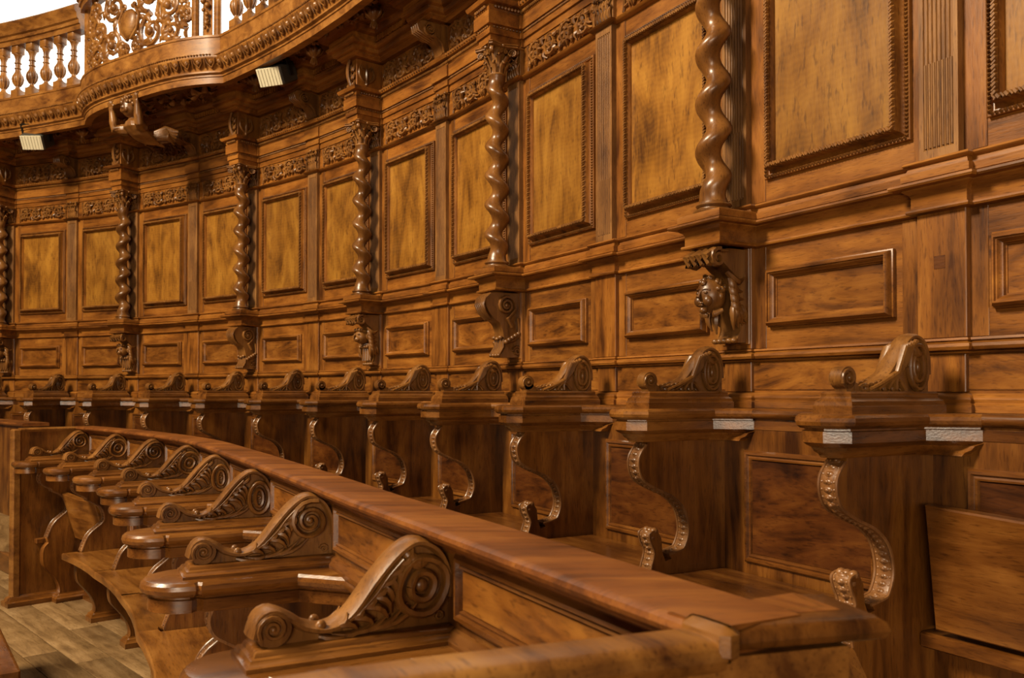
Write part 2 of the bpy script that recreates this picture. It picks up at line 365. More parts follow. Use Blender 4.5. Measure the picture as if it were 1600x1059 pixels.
def cols_name(b):   # twisted columns stand at odd boundaries 1,3,5..
    return ORD[(b-1)//2]
for j in range(-1, 12):
    Mj, l = chord(j+OFF, j+1+OFF, 0, 0)
    if j == -1: lab = 'panelling bay at the right edge of the picture, cut off by the frame'
    elif j == 0: lab = 'widest panelling bay, right of the nearest twisted column'
    elif j == 11: lab = 'sliver of panelling bay left of the last twisted column at the left edge'
    elif j % 2: lab = 'panelling bay just left of the %s twisted column, partly hidden by it' % (cols_name(j))
    else: lab = 'panelling bay just right of the %s twisted column' % (cols_name(j+1) if j < 10 else 'last')
    if j % 2 and j < 11 and j > 0: lab = 'panelling bay behind and left of the %s twisted column from the right' % cols_name(j)
    t = thing('wall_bay', Mj, lab, 'wall panel', 'panelling bays of the choir wall', base=-0.06)
    b0 = part('bay_board', M['bay_board'], t)
    part('stile', M['stile'], b0); part('stile', M['stile2'], b0); part('low_stile', M['low_stile'], b0); part('low_stile', M['low_stile2'], b0); part('plinth_panel', M['plinth_panel'], b0)
    part('large_panel', M['large_panel'], t, 'figured golden walnut panel')
    f = part('panel_frame', M['panel_frame'], t)
    part('frame_beading', M['frame_beading'], f, kind='stuff'); part('frame_leaves', M['frame_leaves'], f, kind='stuff')
    part('small_panel', M['small_panel'], t, 'dark burl walnut panel'); part('small_frame', M['small_frame'], t)
    for nm in ('dado_cornice', 'dado_rail', 'foot_moulding', 'architrave', 'fascia'): part(nm, M[nm], t)
    bm_ = part('bead_moulding', M['bead_moulding'], t); part('bead_row', M['bead_row'], bm_, kind='stuff')
    cn = part('cornice', M['cornice'], t); part('dentil_row', M['dentil_row'], cn, kind='stuff')
    part('frieze_scroll', M['frieze_scroll%d' % (j % 2)], t, 'carved foliage scroll'); part('upper_frieze_scroll', M['upper_frieze%d' % (j % 2)], t, 'carved foliage frieze')

# ------------------------------------------------------------------ pilasters
def ress(mb, hw, d, pf, e=0.0):
    return mb.sweep([(-hw, -0.02), (-hw, d), (hw, d), (hw, -0.02)], [(o, w_) for o, w_ in pf(0.0)], side=1)
PW, PD = 0.056, 0.026
q = MB(); sec = [(-PW, -0.02), (-PW, PD)]
for k in range(7):
    x = -PW+0.012+(k+0.5)*(2*PW-0.024)/7
    sec += [(x-0.0052, PD), (x-0.0035, PD-0.005), (x, PD-0.0065), (x+0.0035, PD-0.005), (x+0.0052, PD)]
sec += [(PW, PD), (PW, -0.02)]
flat = [(a, min(b, PD) if b < 0 else PD) for a, b in sec]
q.loft([[(a, b, w_) for a, b in S] for w_, S in ((0.610, flat), (0.632, flat), (0.636, sec), (1.452, sec), (1.456, flat), (1.484, flat))])
M['pilaster_shaft'] = q.mesh('shaft', 'grey_v', 30)
q = MB()
for k in range(7):
    x = -PW+0.012+(k+0.5)*(2*PW-0.024)/7; q.tube([(x, PD-0.004, 0.638), (x, PD-0.003, 0.86)], 0.0042, 0.0042, NV, 6)
M['flute_cables'] = q.mesh('flute_cables', 'grey_v')
M['pilaster_pedestal'] = MB().box(-0.070, 0.070, -0.02, 0.020, 0.136, 0.468, 0.002).mesh('pedestal', 'wall_v')
M['pilaster_plinth'] = MB().box(-0.062, 0.062, -0.02, 0.014, -0.004, 0.095, 0.002).mesh('plinth', 'wall_v')
PB = []
for nm, hw_, d_, pf in (('dado_break', 0.070, 0.020, dado_prof), ('rail_break', 0.062, 0.012, rail_prof), ('foot_break', 0.062, 0.012, foot_prof), ('architrave_break', 0.058, 0.022, arch_prof), ('fascia_break', 0.062, 0.014, fascia_prof), ('bead_break', 0.062, 0.008, bead_prof)):
    PB.append((nm, MB().sweep([(-hw_, -0.03), (-hw_, d_), (hw_, d_), (hw_, -0.03)], pf(), side=1).mesh(nm, 'wall_h')))
q = MB(); q.box(-0.054, 0.054, -0.02, 0.018, 1.503, 1.638, 0.002)
for k in range(5):
    x = -0.044+0.022*k
    leaf(q, up, NV, (x, 1.506), (x*1.15, 1.566), 0.06*(k-2), 0.011, 0.010, 0.022, 5, 6); q.ball((x*1.15, 0.040, 1.566), (0.007, 0.006, 0.006), 6, 4)
for k in range(4):
    x = -0.034+0.0227*k
    leaf(q, up, NV, (x, 1.54), (x*1.3, 1.602), 0.08*(k-1.5), 0.011, 0.010, 0.026, 5, 6); q.ball((x*1.3, 0.046, 1.602), (0.007, 0.007, 0.006), 6, 4)
for sg in (-1, 1):
    vine(q, up, NV, spiral(sg*0.046, 1.612, 0.016, 0.004, pi/2, -sg*1.6, 10), 0.004, 0.003, 0.034); q.ball((sg*0.046, 0.038, 1.612), 0.005, 6, 4)
    vine(q, up, NV, spiral(sg*0.014, 1.613, 0.011, 0.003, pi/2, sg*1.4, 10), 0.003, 0.002, 0.036)
q.box(-0.064, 0.064, -0.02, 0.038, 1.628, 1.640, 0.003); q.ball((0, 0.044, 1.632), (0.012, 0.009, 0.010), 7, 5)
M['pilaster_capital'] = q.mesh('capital', 'relief')
M['frieze_post'] = MB().box(-0.012, 0.012, -0.02, 0.020, 1.838, 2.016, 0.002).mesh('frieze_post', 'wall_v')
for b in range(0, 12):
    if b % 2: lab = 'fluted pilaster directly behind the %s twisted column' % (cols_name(b) if b < 11 else 'leftmost')
    else: lab = 'fluted pilaster standing free between bays, %s one from the right' % ORD[b//2]
    t = thing('fluted_pilaster', fr(b+OFF), lab, 'pilaster', 'fluted pilasters on the choir wall', base=-0.004)
    s_ = part('shaft', M['pilaster_shaft'], t); part('flute_cables', M['flute_cables'], s_, kind='stuff')
    part('pedestal', M['pilaster_pedestal'], t); part('plinth', M['pilaster_plinth'], t)
    for nm, me in PB: part(nm, me, t)
    part('capital', M['pilaster_capital'], t, 'carved acanthus pilaster capital'); part('frieze_post', M['frieze_post'], t)
    if b == 0: part('repair_patch', MB().box(-0.012, 0.020, 0.019, 0.0208, 0.318, 0.352).mesh('repair_patch', 'burl_dark_shaded'), t, 'small dark inset repair patch')

# ------------------------------------------------------------------ twisted columns
CV = 0.116                                  # distance of the column axis from the wall
def shaft_mesh(sg, turns):
    q = MB(); z0, z1 = 0.616, 1.500; n = 112; k0 = 20; rings = []
    for i in range(n+1):
        t = i/n; e = 0.0185*min(1, t*9, (1-t)*9); r = 0.0430*(1-0.10*t)
        if t < 0.03: r += 0.004*(1-t/0.03)
        if t > 0.97: r += 0.003*(t-0.97)/0.03
        a = sg*2*pi*turns*t+0.6; cx, cy = e*cos(a), CV+e*sin(a)
        rings.append([(cx+r*cos(2*pi*k/k0), cy+r*sin(2*pi*k/k0), z0+(z1-z0)*t) for k in range(k0)])
    return q.loft(rings).mesh('twisted_shaft', 'column', 60)
SH = {0: shaft_mesh(1, 5.5), 1: shaft_mesh(1, 6.3), -1: shaft_mesh(-1, 6.3)}
M['col_base'] = MB().lathe([(0.064, 0.579), (0.067, 0.583), (0.067, 0.588), (0.062, 0.592), (0.053, 0.594), (0.051, 0.599), (0.056, 0.602), (0.059, 0.606), (0.056, 0.611), (0.049, 0.613), (0.047, 0.618), (0.044, 0.624)], 24, (0, CV, 0)).mesh('base', 'column')
q = MB(); ped = [(-0.074, -0.02), (-0.074, 0.158), (0.074, 0.158), (0.074, -0.02)]
q.sweep(ped, ped_prof(), side=1)
q.box(-0.082, 0.082, -0.02, 0.166, 0.472, 0.5795)
M['col_ped'] = q.mesh('pedestal', 'wall_h')
# capital
q = MB(); c = (0, CV)
q.lathe([(0.036, 1.496), (0.042, 1.498), (0.044, 1.503), (0.042, 1.508), (0.036, 1.510), (0.034, 1.540), (0.036, 1.580), (0.046, 1.612), (0.056, 1.622)], 18, (0, CV, 0))
for tier, (nl, z0, z1, r0, r1, ph) in enumerate(((8, 1.509, 1.556, 0.038, 0.060, 0), (8, 1.535, 1.592, 0.039, 0.070, pi/8))):
    for k in range(nl):
        a = ph+2*pi*k/nl; ca, sa = cos(a), sin(a); pts = []
        for t in (0, 0.3, 0.6, 0.85, 1.0, 1.08):
            rr = r0+(r1-r0)*t**2.2; zz = z0+(z1-z0)*min(t, 1) - (0.010 if t > 1 else 0); 
            if t > 1: rr += 0.004
            pts.append((rr*ca, CV+rr*sa, zz))
        q.tube(pts, [0.009, 0.012, 0.0125, 0.010, 0.007, 0.003], [0.004, 0.006, 0.006, 0.006, 0.006, 0.003], (ca, sa, 0.01), 6)
        q.ball((pts[-1][0], pts[-1][1], pts[-1][2]), (0.006, 0.006, 0.005), 6, 4)
for k in range(4):
    a = pi/4+k*pi/2; ca, sa = cos(a), sin(a); N_ = (-sa, ca, 0)
    mpv = lambda x, y, o, ca=ca, sa=sa: (ca*x-sa*o, CV+sa*x+ca*o, y)
    vine(q, mpv, N_, [(0.046, 1.565), (0.056, 1.590)]+spiral(0.080, 1.602, 0.020, 0.005, pi*0.9, -1.6, 10), 0.0058, 0.004, 0.0, 1.8)
    q.ball((0.080*ca, CV+0.080*sa, 1.602), 0.008, 6, 4)
    a2 = k*pi/2
    for sg in (-1, 1):
        c2, s2 = cos(a2), sin(a2); mq = lambda x, y, o, c2=c2, s2=s2: (c2*o-s2*x, CV+s2*o+c2*x, y)
        vine(q, mq, (c2, s2, 0), spiral(sg*0.015, 1.604, 0.012, 0.003, pi/2, sg*1.4, 9), 0.0042, 0.003, 0.060)
    q.ball((0.060*cos(a2), CV+0.060*sin(a2), 1.630), (0.010, 0.010, 0.009), 7, 5)
ab = []
for k in range(4):
    a = pi/4+k*pi/2; ab.append((0.106*cos(a-0.08), CV+0.106*sin(a-0.08))); ab.append((0.106*cos(a+0.08), CV+0.106*sin(a+0.08))); ab.append((0.060*cos(a+pi/4), CV+0.052*sin(a+pi/4)))
q.stack(ab, [(-0.004, 1.622), (0.0, 1.625), (0.0, 1.630), (-0.003, 1.632), (0.002, 1.636), (0.0, 1.640)])
M['col_cap'] = q.mesh('capital', 'relief')
BH = 0.052; BD = 0.178
q = MB(); blk = [(-BH, -0.02), (-BH, BD), (BH, BD), (BH, -0.02)]
q.sweep(blk, fascia_prof()[1:-1]+[(-0.012, 1.784), (-0.012, 1.640)], side=1); q.box(-BH+0.002, BH-0.002, -0.02, BD-0.002, 1.640, 1.839)
q.sweep(blk, bead_prof()[1:-1]+[(-0.01, 1.838), (-0.01, 1.784)], side=1)
M['col_block'] = q.mesh('architrave_block', 'wall_h')
q = MB(); q.box(-BH+0.006, BH-0.006, -0.02, BD+0.004, 1.838, 2.016, 0.002)
M['col_frieze'] = q.mesh('frieze_block', 'wall_v')
q = MB()
for k in range(26):
    t = (k+0.5)/26
    for (pz, o, r) in ((1.800, 0.031, 0.0085), (1.711, 0.016, 0.0055)):
        x = t*(2*BD+2*BH)
        if x < BD: p = (-BH-o+0.002, x, pz)
        elif x < BD+2*BH: p = (x-BD-BH, BD+o-0.002, pz)
        else: p = (BH+o-0.002, 2*BD+2*BH-x, pz)
        q.ball(p, r, 6, 4)
M['col_beads'] = q.mesh('bead_row', 'relief')
q = MB()
fp = lambda a, b, o: (a, BD+0.004+o, b)
for k in range(3):
    z = 1.862+0.048*k
    leaf(q, fp, NV, (0, z-0.02), (-0.03, z+0.025), 0.3, 0.012, 0.012, 0.006); leaf(q, fp, NV, (0, z-0.02), (0.03, z+0.025), -0.3, 0.012, 0.012, 0.006)
    q.ball(fp(0, z+0.012, 0.014), (0.013, 0.012, 0.018), 8, 5)
    vine(q, fp, NV, spiral(-0.022, z, 0.012, 0.003, 0, 1.3, 9), 0.004, 0.003, 0.008); vine(q, fp, NV, spiral(0.022, z, 0.012, 0.003, pi, -1.3, 9), 0.004, 0.003, 0.008)
q.tube([fp(0, 1.845+0.165*k/8, 0.010+0.020*sin(pi*k/8)+0.012*k/8) for k in range(9)], 0.012, 0.010, NV, 6)
for sg in (-1, 1):
    sp_ = lambda a, b, o, sg=sg: (sg*(BH-0.006+o), a, b)
    NX = (sg, 0, 0)
    for s2 in (-1, 1):
        leaf(q, sp_, NX, (0.115+s2*0.004, 1.875), (0.115+s2*0.040, 1.985), -0.25*s2, 0.012, 0.009, 0.002, 6, 6)
        vine(q, sp_, NX, spiral(0.115+s2*0.024, 1.965, 0.014, 0.004, pi/2, -s2*1.3, 9), 0.004, 0.003, 0.004)
        leaf(q, sp_, NX, (0.115, 1.862), (0.115+s2*0.030, 1.890), 0.3*s2, 0.009, 0.008, 0.002)
    leaf(q, sp_, NX, (0.115, 1.870), (0.115, 1.998), 0.0, 0.012, 0.011, 0.003, 6, 6); q.ball(sp_(0.115, 1.868, 0.004), 0.010, 7, 5)
M['col_orn'] = q.mesh('frieze_ornament', 'carved')
q = MB(); q.sweep(blk, corn_prof()[1:-1]+[(-0.02, 2.165), (-0.02, 2.015)], side=1); q.box(-BH, BH, -0.02, BD, 2.015, 2.165)
M['col_corn'] = q.mesh('cornice_block', 'wall_h')
HAND = {1: 0, 3: -1, 5: -1, 7: -1, 9: 1, 11: 1}
for b in range(1, 12, 2):
    if b == 11: lab = 'twisted walnut column cut by the left edge of the picture'
    else: lab = '%s twisted walnut column from the right%s' % (ORD[(b-1)//2], ', its capital out of the frame' if b == 1 else ' with carved capital')
    t = thing('twisted_column', fr(b+OFF), lab, 'column', 'twisted columns along the choir wall', base=0.467)
    part('pedestal', M['col_ped'], t); part('base', M['col_base'], t)
    part('twisted_shaft', SH[HAND[b]], t, 'polished spiral shaft'); part('capital', M['col_cap'], t, 'carved foliage capital')
    ab_ = part('architrave_block', M['col_block'], t); part('bead_row', M['col_beads'], ab_, kind='stuff')
    fb = part('frieze_block', M['col_frieze'], t); part('frieze_ornament', M['col_orn'], fb); part('cornice_block', M['col_corn'], t)

# ------------------------------------------------------------------ corbels under the columns
def corbel_body(prof, hw):
    q = MB(); q.prism(prof, -hw, hw); return q
def bracket_volute():
    q = MB(); hw = 0.050
    prof = crom([(0.0, 0.462), (0.150, 0.462), (0.185, 0.445), (0.198, 0.415), (0.190, 0.385), (0.160, 0.345), (0.125, 0.320), (0.110, 0.290), (0.100, 0.250), (0.095, 0.215), (0.105, 0.185), (0.118, 0.170), (0.112, 0.158), (0.0, 0.158)], 4)
    q.prism(prof, -hw*0.86, hw*0.86)
    for sg in (-1, 1):
        mp = lambda a, b, o, sg=sg: (sg*(hw*0.86+o), a, b); NX = (sg, 0, 0)
        vine(q, mp, NX, [(0.060, 0.30), (0.085, 0.340), (0.055, 0.372)]+spiral(0.092, 0.402, 0.050, 0.010, pi*1.1, -2.1, 13), 0.0090, 0.0065, 0.006, 1.5)
        q.ball(mp(0.092, 0.402, 0.006), (0.013, 0.012, 0.012), 8, 6)
        vine(q, mp, NX, spiral(0.034, 0.188, 0.024, 0.006, 0, 1.6, 10), 0.0075, 0.005, 0.005, 1.5)
        vine(q, mp, NX, [(0.030, 0.345), (0.022, 0.30), (0.030, 0.260), (0.055, 0.240), (0.085, 0.232)], 0.012, 0.010, 0.006)
        for k in range(5): q.ball(mp(0.028+0.017*k, 0.270-0.010*k, 0.012), (0.013, 0.013, 0.012), 7, 5)
    fpt = [(0.168, 0.458), (0.196, 0.435), (0.206, 0.405), (0.192, 0.370), (0.160, 0.335)]
    for k in range(5):
        x = -0.04+0.02*k; q.tube([(x*(1-0.06*i), p[0]+0.004, p[1]) for i, p in enumerate(fpt)], [0.006, 0.009, 0.010, 0.008, 0.004], [0.005, 0.008, 0.009, 0.007, 0.003], (0, 1, 0.3), 6)
    for k in range(4):
        x = -0.036+0.024*k; q.tube([(x, 0.102, 0.245), (x, 0.106, 0.205), (x*1.1, 0.128, 0.172)], [0.008, 0.011, 0.009], [0.006, 0.008, 0.008], (0, 1, 0.2), 6); q.ball((x*1.1, 0.128, 0.168), (0.011, 0.010, 0.009), 7, 5)
    for k in range(3): q.ball((-0.03+0.03*k, 0.115, 0.252-0.006*(k % 2)), (0.016, 0.012, 0.010), 7, 5)
    return q
def bracket_mask(cherub):
    q = MB(); hw = 0.048
    prof = crom([(0.0, 0.462), (0.105, 0.462), (0.140, 0.440), (0.105, 0.405), (0.070, 0.375), (0.060, 0.320), (0.052, 0.260), (0.046, 0.200), (0.060, 0.170), (0.068, 0.158), (0.0, 0.158)], 4)
    q.prism(prof, -hw, hw)
    # rolled leaf on top
    for k in range(4):
        x = -0.045+0.030*k
        q.tube([(x, 0.10, 0.455), (x, 0.165, 0.452), (x, 0.196, 0.432), (x, 0.190, 0.408), (x, 0.168, 0.405)], [0.008, 0.013, 0.014, 0.012, 0.006], [0.006, 0.010, 0.012, 0.010, 0.005], (0, 0.2, 1), 7)
    for sg in (-1, 1):
        mp = lambda a, b, o, sg=sg: (sg*(hw+o), a, b); NX = (sg, 0, 0)
        vine(q, mp, NX, spiral(0.150, 0.428, 0.032, 0.008, pi*0.6, -1.5, 11), 0.011, 0.007, 0.003, 1.4)
        # wings
        for k in range(5):
            leaf(q, mp, NX, (0.095-0.006*k, 0.380-0.022*k), (0.040-0.003*k, 0.325-0.026*k), 0.35, 0.017, 0.015, 0.003, 6, 7)
        for k in range(4): leaf(q, mp, NX, (0.085-0.012*k, 0.280), (0.078-0.018*k, 0.198+0.008*k), 0.1, 0.012, 0.014, 0.003, 5, 7)
        leaf(q, mp, NX, (0.110, 0.385), (0.030, 0.372), 0.30, 0.014, 0.015, 0.004, 6, 7)
        q.tube([(sg*hw, 0.012, 0.45), (sg*hw, 0.012, 0.18)], 0.004, 0.004, (0, 1, 0), 5)
    for k in range(5): q.ball((-0.044+0.022*k, 0.070, 0.164), (0.013, 0.014, 0.010), 7, 5)
    if cherub:
        hy, hz = 0.128, 0.312
        q.ball((0, hy, hz), (0.047, 0.048, 0.058), 20, 14)
        for sg in (-1, 1):
            q.ball((sg*0.020, hy+0.034, hz-0.020), (0.018, 0.016, 0.019), 9, 6)      # cheek
            q.ball((sg*0.018, hy+0.041, hz+0.006), (0.009, 0.006, 0.005), 8, 5)      # eye
            q.tube([(sg*0.008, hy+0.046, hz+0.016), (sg*0.019, hy+0.044, hz+0.019), (sg*0.030, hy+0.034, hz+0.014)], 0.003, 0.003, (0, 1, 0), 5)
            q.ball((sg*0.045, hy-0.002, hz-0.004), (0.007, 0.009, 0.013), 7, 5)      # ear
        q.tube([(0, hy+0.046, hz+0.012), (0, hy+0.054, hz-0.002), (0, hy+0.058, hz-0.010)], [0.004, 0.006, 0.008], [0.004, 0.005, 0.007], (0, 1, 0), 7)
        q.ball((0, hy+0.047, hz-0.027), (0.012, 0.006, 0.004), 8, 5); q.ball((0, hy+0.046, hz-0.034), (0.010, 0.007, 0.004), 8, 5); q.ball((0, hy+0.034, hz-0.050), (0.015, 0.015, 0.013), 9, 6)
        rr = random.Random(4)
        for k in range(30):                                                          # curls
            a = rr.uniform(-2.6, 2.6); el = rr.uniform(0.62, 1.40) if abs(a) < 1.2 else rr.uniform(0.2, 1.3)
            p = (0.046*cos(el)*sin(a), hy+0.047*cos(el)*cos(a), hz+0.058*sin(el)); q.ball(p, rr.uniform(0.008, 0.012), 7, 5)
        for sg in (-1, 1): q.tube([(sg*0.012, 0.130, 0.245), (sg*0.030, 0.140, 0.252), (sg*0.046, 0.120, 0.262)], [0.008, 0.013, 0.006], [0.007, 0.011, 0.006], (0, 1, 0), 7)
        leaf(q, lambda a, b, o: (a, 0.105+o, b), NV, (0, 0.265), (0, 0.185), 0, 0.016, 0.012, 0.0)
    else:
        hy, hz = 0.110, 0.330
        q.ball((0, hy, hz), (0.042, 0.050, 0.045), 14, 9); q.ball((0, hy+0.036, hz-0.016), (0.026, 0.022, 0.018), 10, 7)
        q.tube([(0, hy+0.040, hz+0.014), (0, hy+0.062, hz), (0, hy+0.060, hz-0.010)], [0.006, 0.009, 0.008], [0.006, 0.008, 0.007], (0, 1, 0), 7)
        for sg in (-1, 1):
            q.ball((sg*0.020, hy+0.040, hz+0.014), (0.011, 0.008, 0.007), 8, 5)
            vine(q, lambda a, b, o, sg=sg: (sg*(0.044+o), a, b), (sg, 0, 0), spiral(0.085, 0.335, 0.034, 0.008, pi/2, 1.5, 11), 0.009, 0.005, 0.0)
        for k in range(7): q.ball((-0.036+0.012*k, hy+0.026+0.008*(k % 2), hz+0.040), 0.010, 7, 5)
        for k in range(4):
            x = -0.036+0.024*k; q.tube([(x*0.8, 0.088, 0.290), (x, 0.078, 0.235), (x*1.1, 0.082, 0.185)], [0.007, 0.011, 0.008], [0.006, 0.009, 0.007], (0, 1, 0), 6)
        for k in range(4): q.ball((-0.040+0.027*k, 0.100, 0.268), 0.011, 7, 5)
    return q
CB = {'volute': bracket_volute().mesh('corbel', 'carved', 50), 'cherub': bracket_mask(True).mesh('corbel', 'carved', 50), 'mask': bracket_mask(False).mesh('corbel', 'carved', 50)}
M['corbel_plate'] = MB().box(-0.064, 0.064, -0.01, 0.024, 0.150, 0.468, 0.003).mesh('backplate', 'wall_v')
CK = {1: ('cherub', 'carved corbel with a winged cherub head under the nearest twisted column'), 3: ('volute', 'carved volute corbel with a hanging swag under the second twisted column'),
      5: ('mask', 'carved corbel with a grotesque head under the third twisted column'), 7: ('volute', 'carved volute corbel under the fourth twisted column'),
      9: ('mask', 'carved foliage corbel under the fifth twisted column'), 11: ('mask', 'carved corbel at the left edge under the last column')}
for b in range(1, 12, 2):
    t = thing('corbel', fr(b+OFF), CK[b][1], 'corbel', 'carved corbels under the columns', base=0.15)
    part('backplate', M['corbel_plate'], t); part('carving', CB[CK[b][0]], t)

# ------------------------------------------------------------------ volute brackets of the upper frieze
q = MB(); hw = 0.040
q.prism(crom([(0.0, 2.012), (0.150, 2.012), (0.180, 2.000), (0.190, 1.975), (0.175, 1.952), (0.130, 1.940), (0.085, 1.925), (0.055, 1.895), (0.040, 1.860), (0.045, 1.845), (0.0, 1.845)], 4), -hw, hw)
for sg in (-1, 1):
    mp = lambda a, b, o, sg=sg: (sg*(hw+o), a, b); NX = (sg, 0, 0)
    vine(q, mp, NX, [(0.030, 1.86), (0.045, 1.91), (0.080, 1.935)]+spiral(0.120, 1.970, 0.040, 0.008, pi*1.3, 2.0, 12), 0.0085, 0.006, 0.004)
    q.ball(mp(0.120, 1.972, 0.004), 0.008, 7, 5); vine(q, mp, NX, spiral(0.022, 1.870, 0.016, 0.004, 0, -1.4, 9), 0.004, 0.003, 0.002)
for k in range(4):
    x = -0.030+0.020*k; q.tube([(x, 0.165, 2.010), (x, 0.192, 1.985), (x, 0.186, 1.955), (x, 0.140, 1.938), (x, 0.090, 1.922)], [0.005, 0.009, 0.010, 0.008, 0.004], [0.004, 0.007, 0.008, 0.006, 0.003], (0, 1, 0), 6)
M['volute'] = q.mesh('volute', 'carved', 50)
M['volute_cap'] = MB().sweep([(-0.046, -0.02), (-0.046, 0.10), (0.046, 0.10), (0.046, -0.02)], corn_prof()[1:-1]+[(-0.02, 2.165), (-0.02, 2.015)], side=1).box(-0.046, 0.046, -0.02, 0.10, 2.012, 2.165).mesh('cornice_break', 'wall_h')
for b in range(0, 12, 2):
    lab = 'scroll bracket under the gallery cornice, %s from the right%s' % (ORD[b//2], ' edge, above the frame' if b < 4 else '')
    if b == 4: lab = 'largest visible scroll bracket under the cornice near the top edge'
    if b in (0, 2): continue
    if b > 4: lab = 'scroll bracket under the dark cornice between the %s and %s columns from the right' % (ORD[b//2-1], ORD[b//2])
    t = thing('scroll_bracket', fr(b+OFF), lab, 'bracket', 'scroll brackets of the upper frieze', base=1.845)
    part('volute', M['volute'], t); part('cornice_break', M['volute_cap'], t)

# ------------------------------------------------------------------ gallery: soffit, cornice, balustrades, bowed balcony
def gd(s):                                   # front line of the gallery
    base = 0.45+0.015*max(0, s-7.5)
    x = (s-7.90)/1.20
    return base+(0.20*(1-abs(x)**3.2) if abs(x) < 1 else 0.0)
GS = [2.6, 3.1, 3.6, 4.1, 4.6, 5.1, 5.6, 6.1, 6.5, 6.68]+[6.70+0.12*k for k in range(21)]+[9.1, 9.4, 9.9, 10.4, 10.9, 11.4, 12.0, 12.5]
GS = sorted(set(round(s, 3) for s in GS))
gp = [plan(s, gd(s))[:2] for s in GS]
I0 = Matrix.Translation((0, 0, EYE))
t = thing('gallery_cornice', I0, 'projecting gallery cornice with egg moulding sweeping above the whole wall', 'cornice', base=2.1)
fas = [(-0.05, 2.10), (0.0, 2.10), (0.0, 2.142), (0.007, 2.145), (0.007, 2.156), (0.014, 2.160), (0.024, 2.166), (0.024, 2.176), (0.010, 2.182), (0.012, 2.194), (0.022, 2.212), (0.040, 2.236), (0.052, 2.250), (0.056, 2.262), (0.056, 2.270), (0.030, 2.276), (0.030, 2.400), (0.036, 2.405), (0.036, 2.420), (-0.05, 2.420)]
part('fascia', MB().sweep(gp, fas, side=1).mesh('fascia', 'gallery'), t)
q = MB()
acc = 0.0; step = 0.088
for i in range(len(gp)-1):
    a, b = gp[i], gp[i+1]; l = math.hypot(b[0]-a[0], b[1]-a[1]); ux, uy = (b[0]-a[0])/l, (b[1]-a[1])/l; nx, ny = -uy, ux
    while acc < l:
        x, y = a[0]+ux*acc+nx*0.034, a[1]+uy*acc+ny*0.034
        for sg in (-1, 1): q.tube([(x+sg*ux*0.034+nx*0.020, y+sg*uy*0.034+ny*0.020, 2.256), (x+sg*ux*0.028+nx*0.008, y+sg*uy*0.028+ny*0.008, 2.228), (x-nx*0.010, y-ny*0.010, 2.200)], 0.007, 0.008, (nx, ny, 0), 6)
        q.ball((x+nx*0.004, y+ny*0.004, 2.234), (0.018, 0.018, 0.022), 8, 6)
        q.tube([(x+ux*0.044+nx*0.018, y+uy*0.044+ny*0.018, 2.256), (x+ux*0.044+nx*0.008, y+uy*0.044+ny*0.008, 2.230), (x+ux*0.044-nx*0.010, y+uy*0.044-ny*0.010, 2.200)], [0.010, 0.009, 0.003], 0.007, (nx, ny, 0), 6)
        for k in (0, 0.25, 0.5, 0.75): q.ball((x+ux*step*k+nx*0.022, y+uy*step*k+ny*0.022, 2.277), (0.010, 0.010, 0.007), 6, 4)
        acc += step
    acc -= l
part('egg_moulding', q.mesh('egg_moulding', 'carved'), t, 'carved egg and leaf moulding')
q = MB(); rings = []
for s in GS:
    a, b = plan(s, -0.05)[:2], plan(s, gd(s)-0.03)[:2]
    rings.append([(a[0], a[1], 2.165), (b[0], b[1], 2.165), (b[0], b[1], 2.41), (a[0], a[1], 2.41)])
q.loft(rings); part('soffit', q.mesh('soffit', 'stall_h'), t)
q = MB(); rr = random.Random(9)                # leafy soffit rosettes and crest leaves between the pendants
for j in range(3, 12):
    for du in (0.12, 0.30, 0.42, 0.58, 0.70, 0.88):
        s = j+OFF+du; x, y, h = plan(s, rr.uniform(0.24, 0.36))
        for k in range(5):
            a = 2*pi*k/5+rr.random(); q.tube([(x, y, 2.160), (x+0.022*cos(a), y+0.022*sin(a), 2.148), (x+0.042*cos(a), y+0.042*sin(a), 2.158)], [0.006, 0.012, 0.004], [0.004, 0.006, 0.003], (0, 0, 1), 5)
for k in range(26):                            # foliage mass under the bowed balcony
    s = rr.uniform(7.0, 8.4); d = rr.uniform(0.30, gd(s)-0.06); x, y, h = plan(s, d); a = rr.uniform(0, 6.28); l = rr.uniform(0.06, 0.11)
    q.tube([(x, y, 2.150), (x+l*0.5*cos(a), y+l*0.5*sin(a), 2.125), (x+l*cos(a), y+l*sin(a), 2.150)], [0.012, 0.024, 0.006], [0.008, 0.014, 0.005], (0, 0, 1), 6)
part('soffit_leaves', q.mesh('soffit_leaves', 'carved'), t, 'carved leaves under the cornice')

q = MB()
q.lathe([(0.034, 2.165), (0.036, 2.150), (0.046, 2.140), (0.048, 2.128), (0.040, 2.112), (0.026, 2.100), (0.016, 2.094), (0.013, 2.080), (0.017, 2.066), (0.014, 2.052), (0.008, 2.044)], 14)
for k in range(9):
    a = 2*pi*k/9; q.tube([(0.020*cos(a), 0.020*sin(a), 2.098), (0.044*cos(a), 0.044*sin(a), 2.116), (0.054*cos(a), 0.054*sin(a), 2.136), (0.050*cos(a), 0.050*sin(a), 2.148)], [0.004, 0.011, 0.011, 0.005], [0.003, 0.006, 0.006, 0.004], (cos(a), sin(a), 0.2), 6)
for k in range(5):
    a = 2*pi*k/5; q.tube([(0.012*cos(a), 0.012*sin(a), 2.085), (0.019*cos(a), 0.019*sin(a), 2.066), (0.022*cos(a), 0.022*sin(a), 2.050)], [0.004, 0.007, 0.003], 0.004, (cos(a), sin(a), 0), 5)
M['pendant'] = q.mesh('pendant', 'carved', 50)
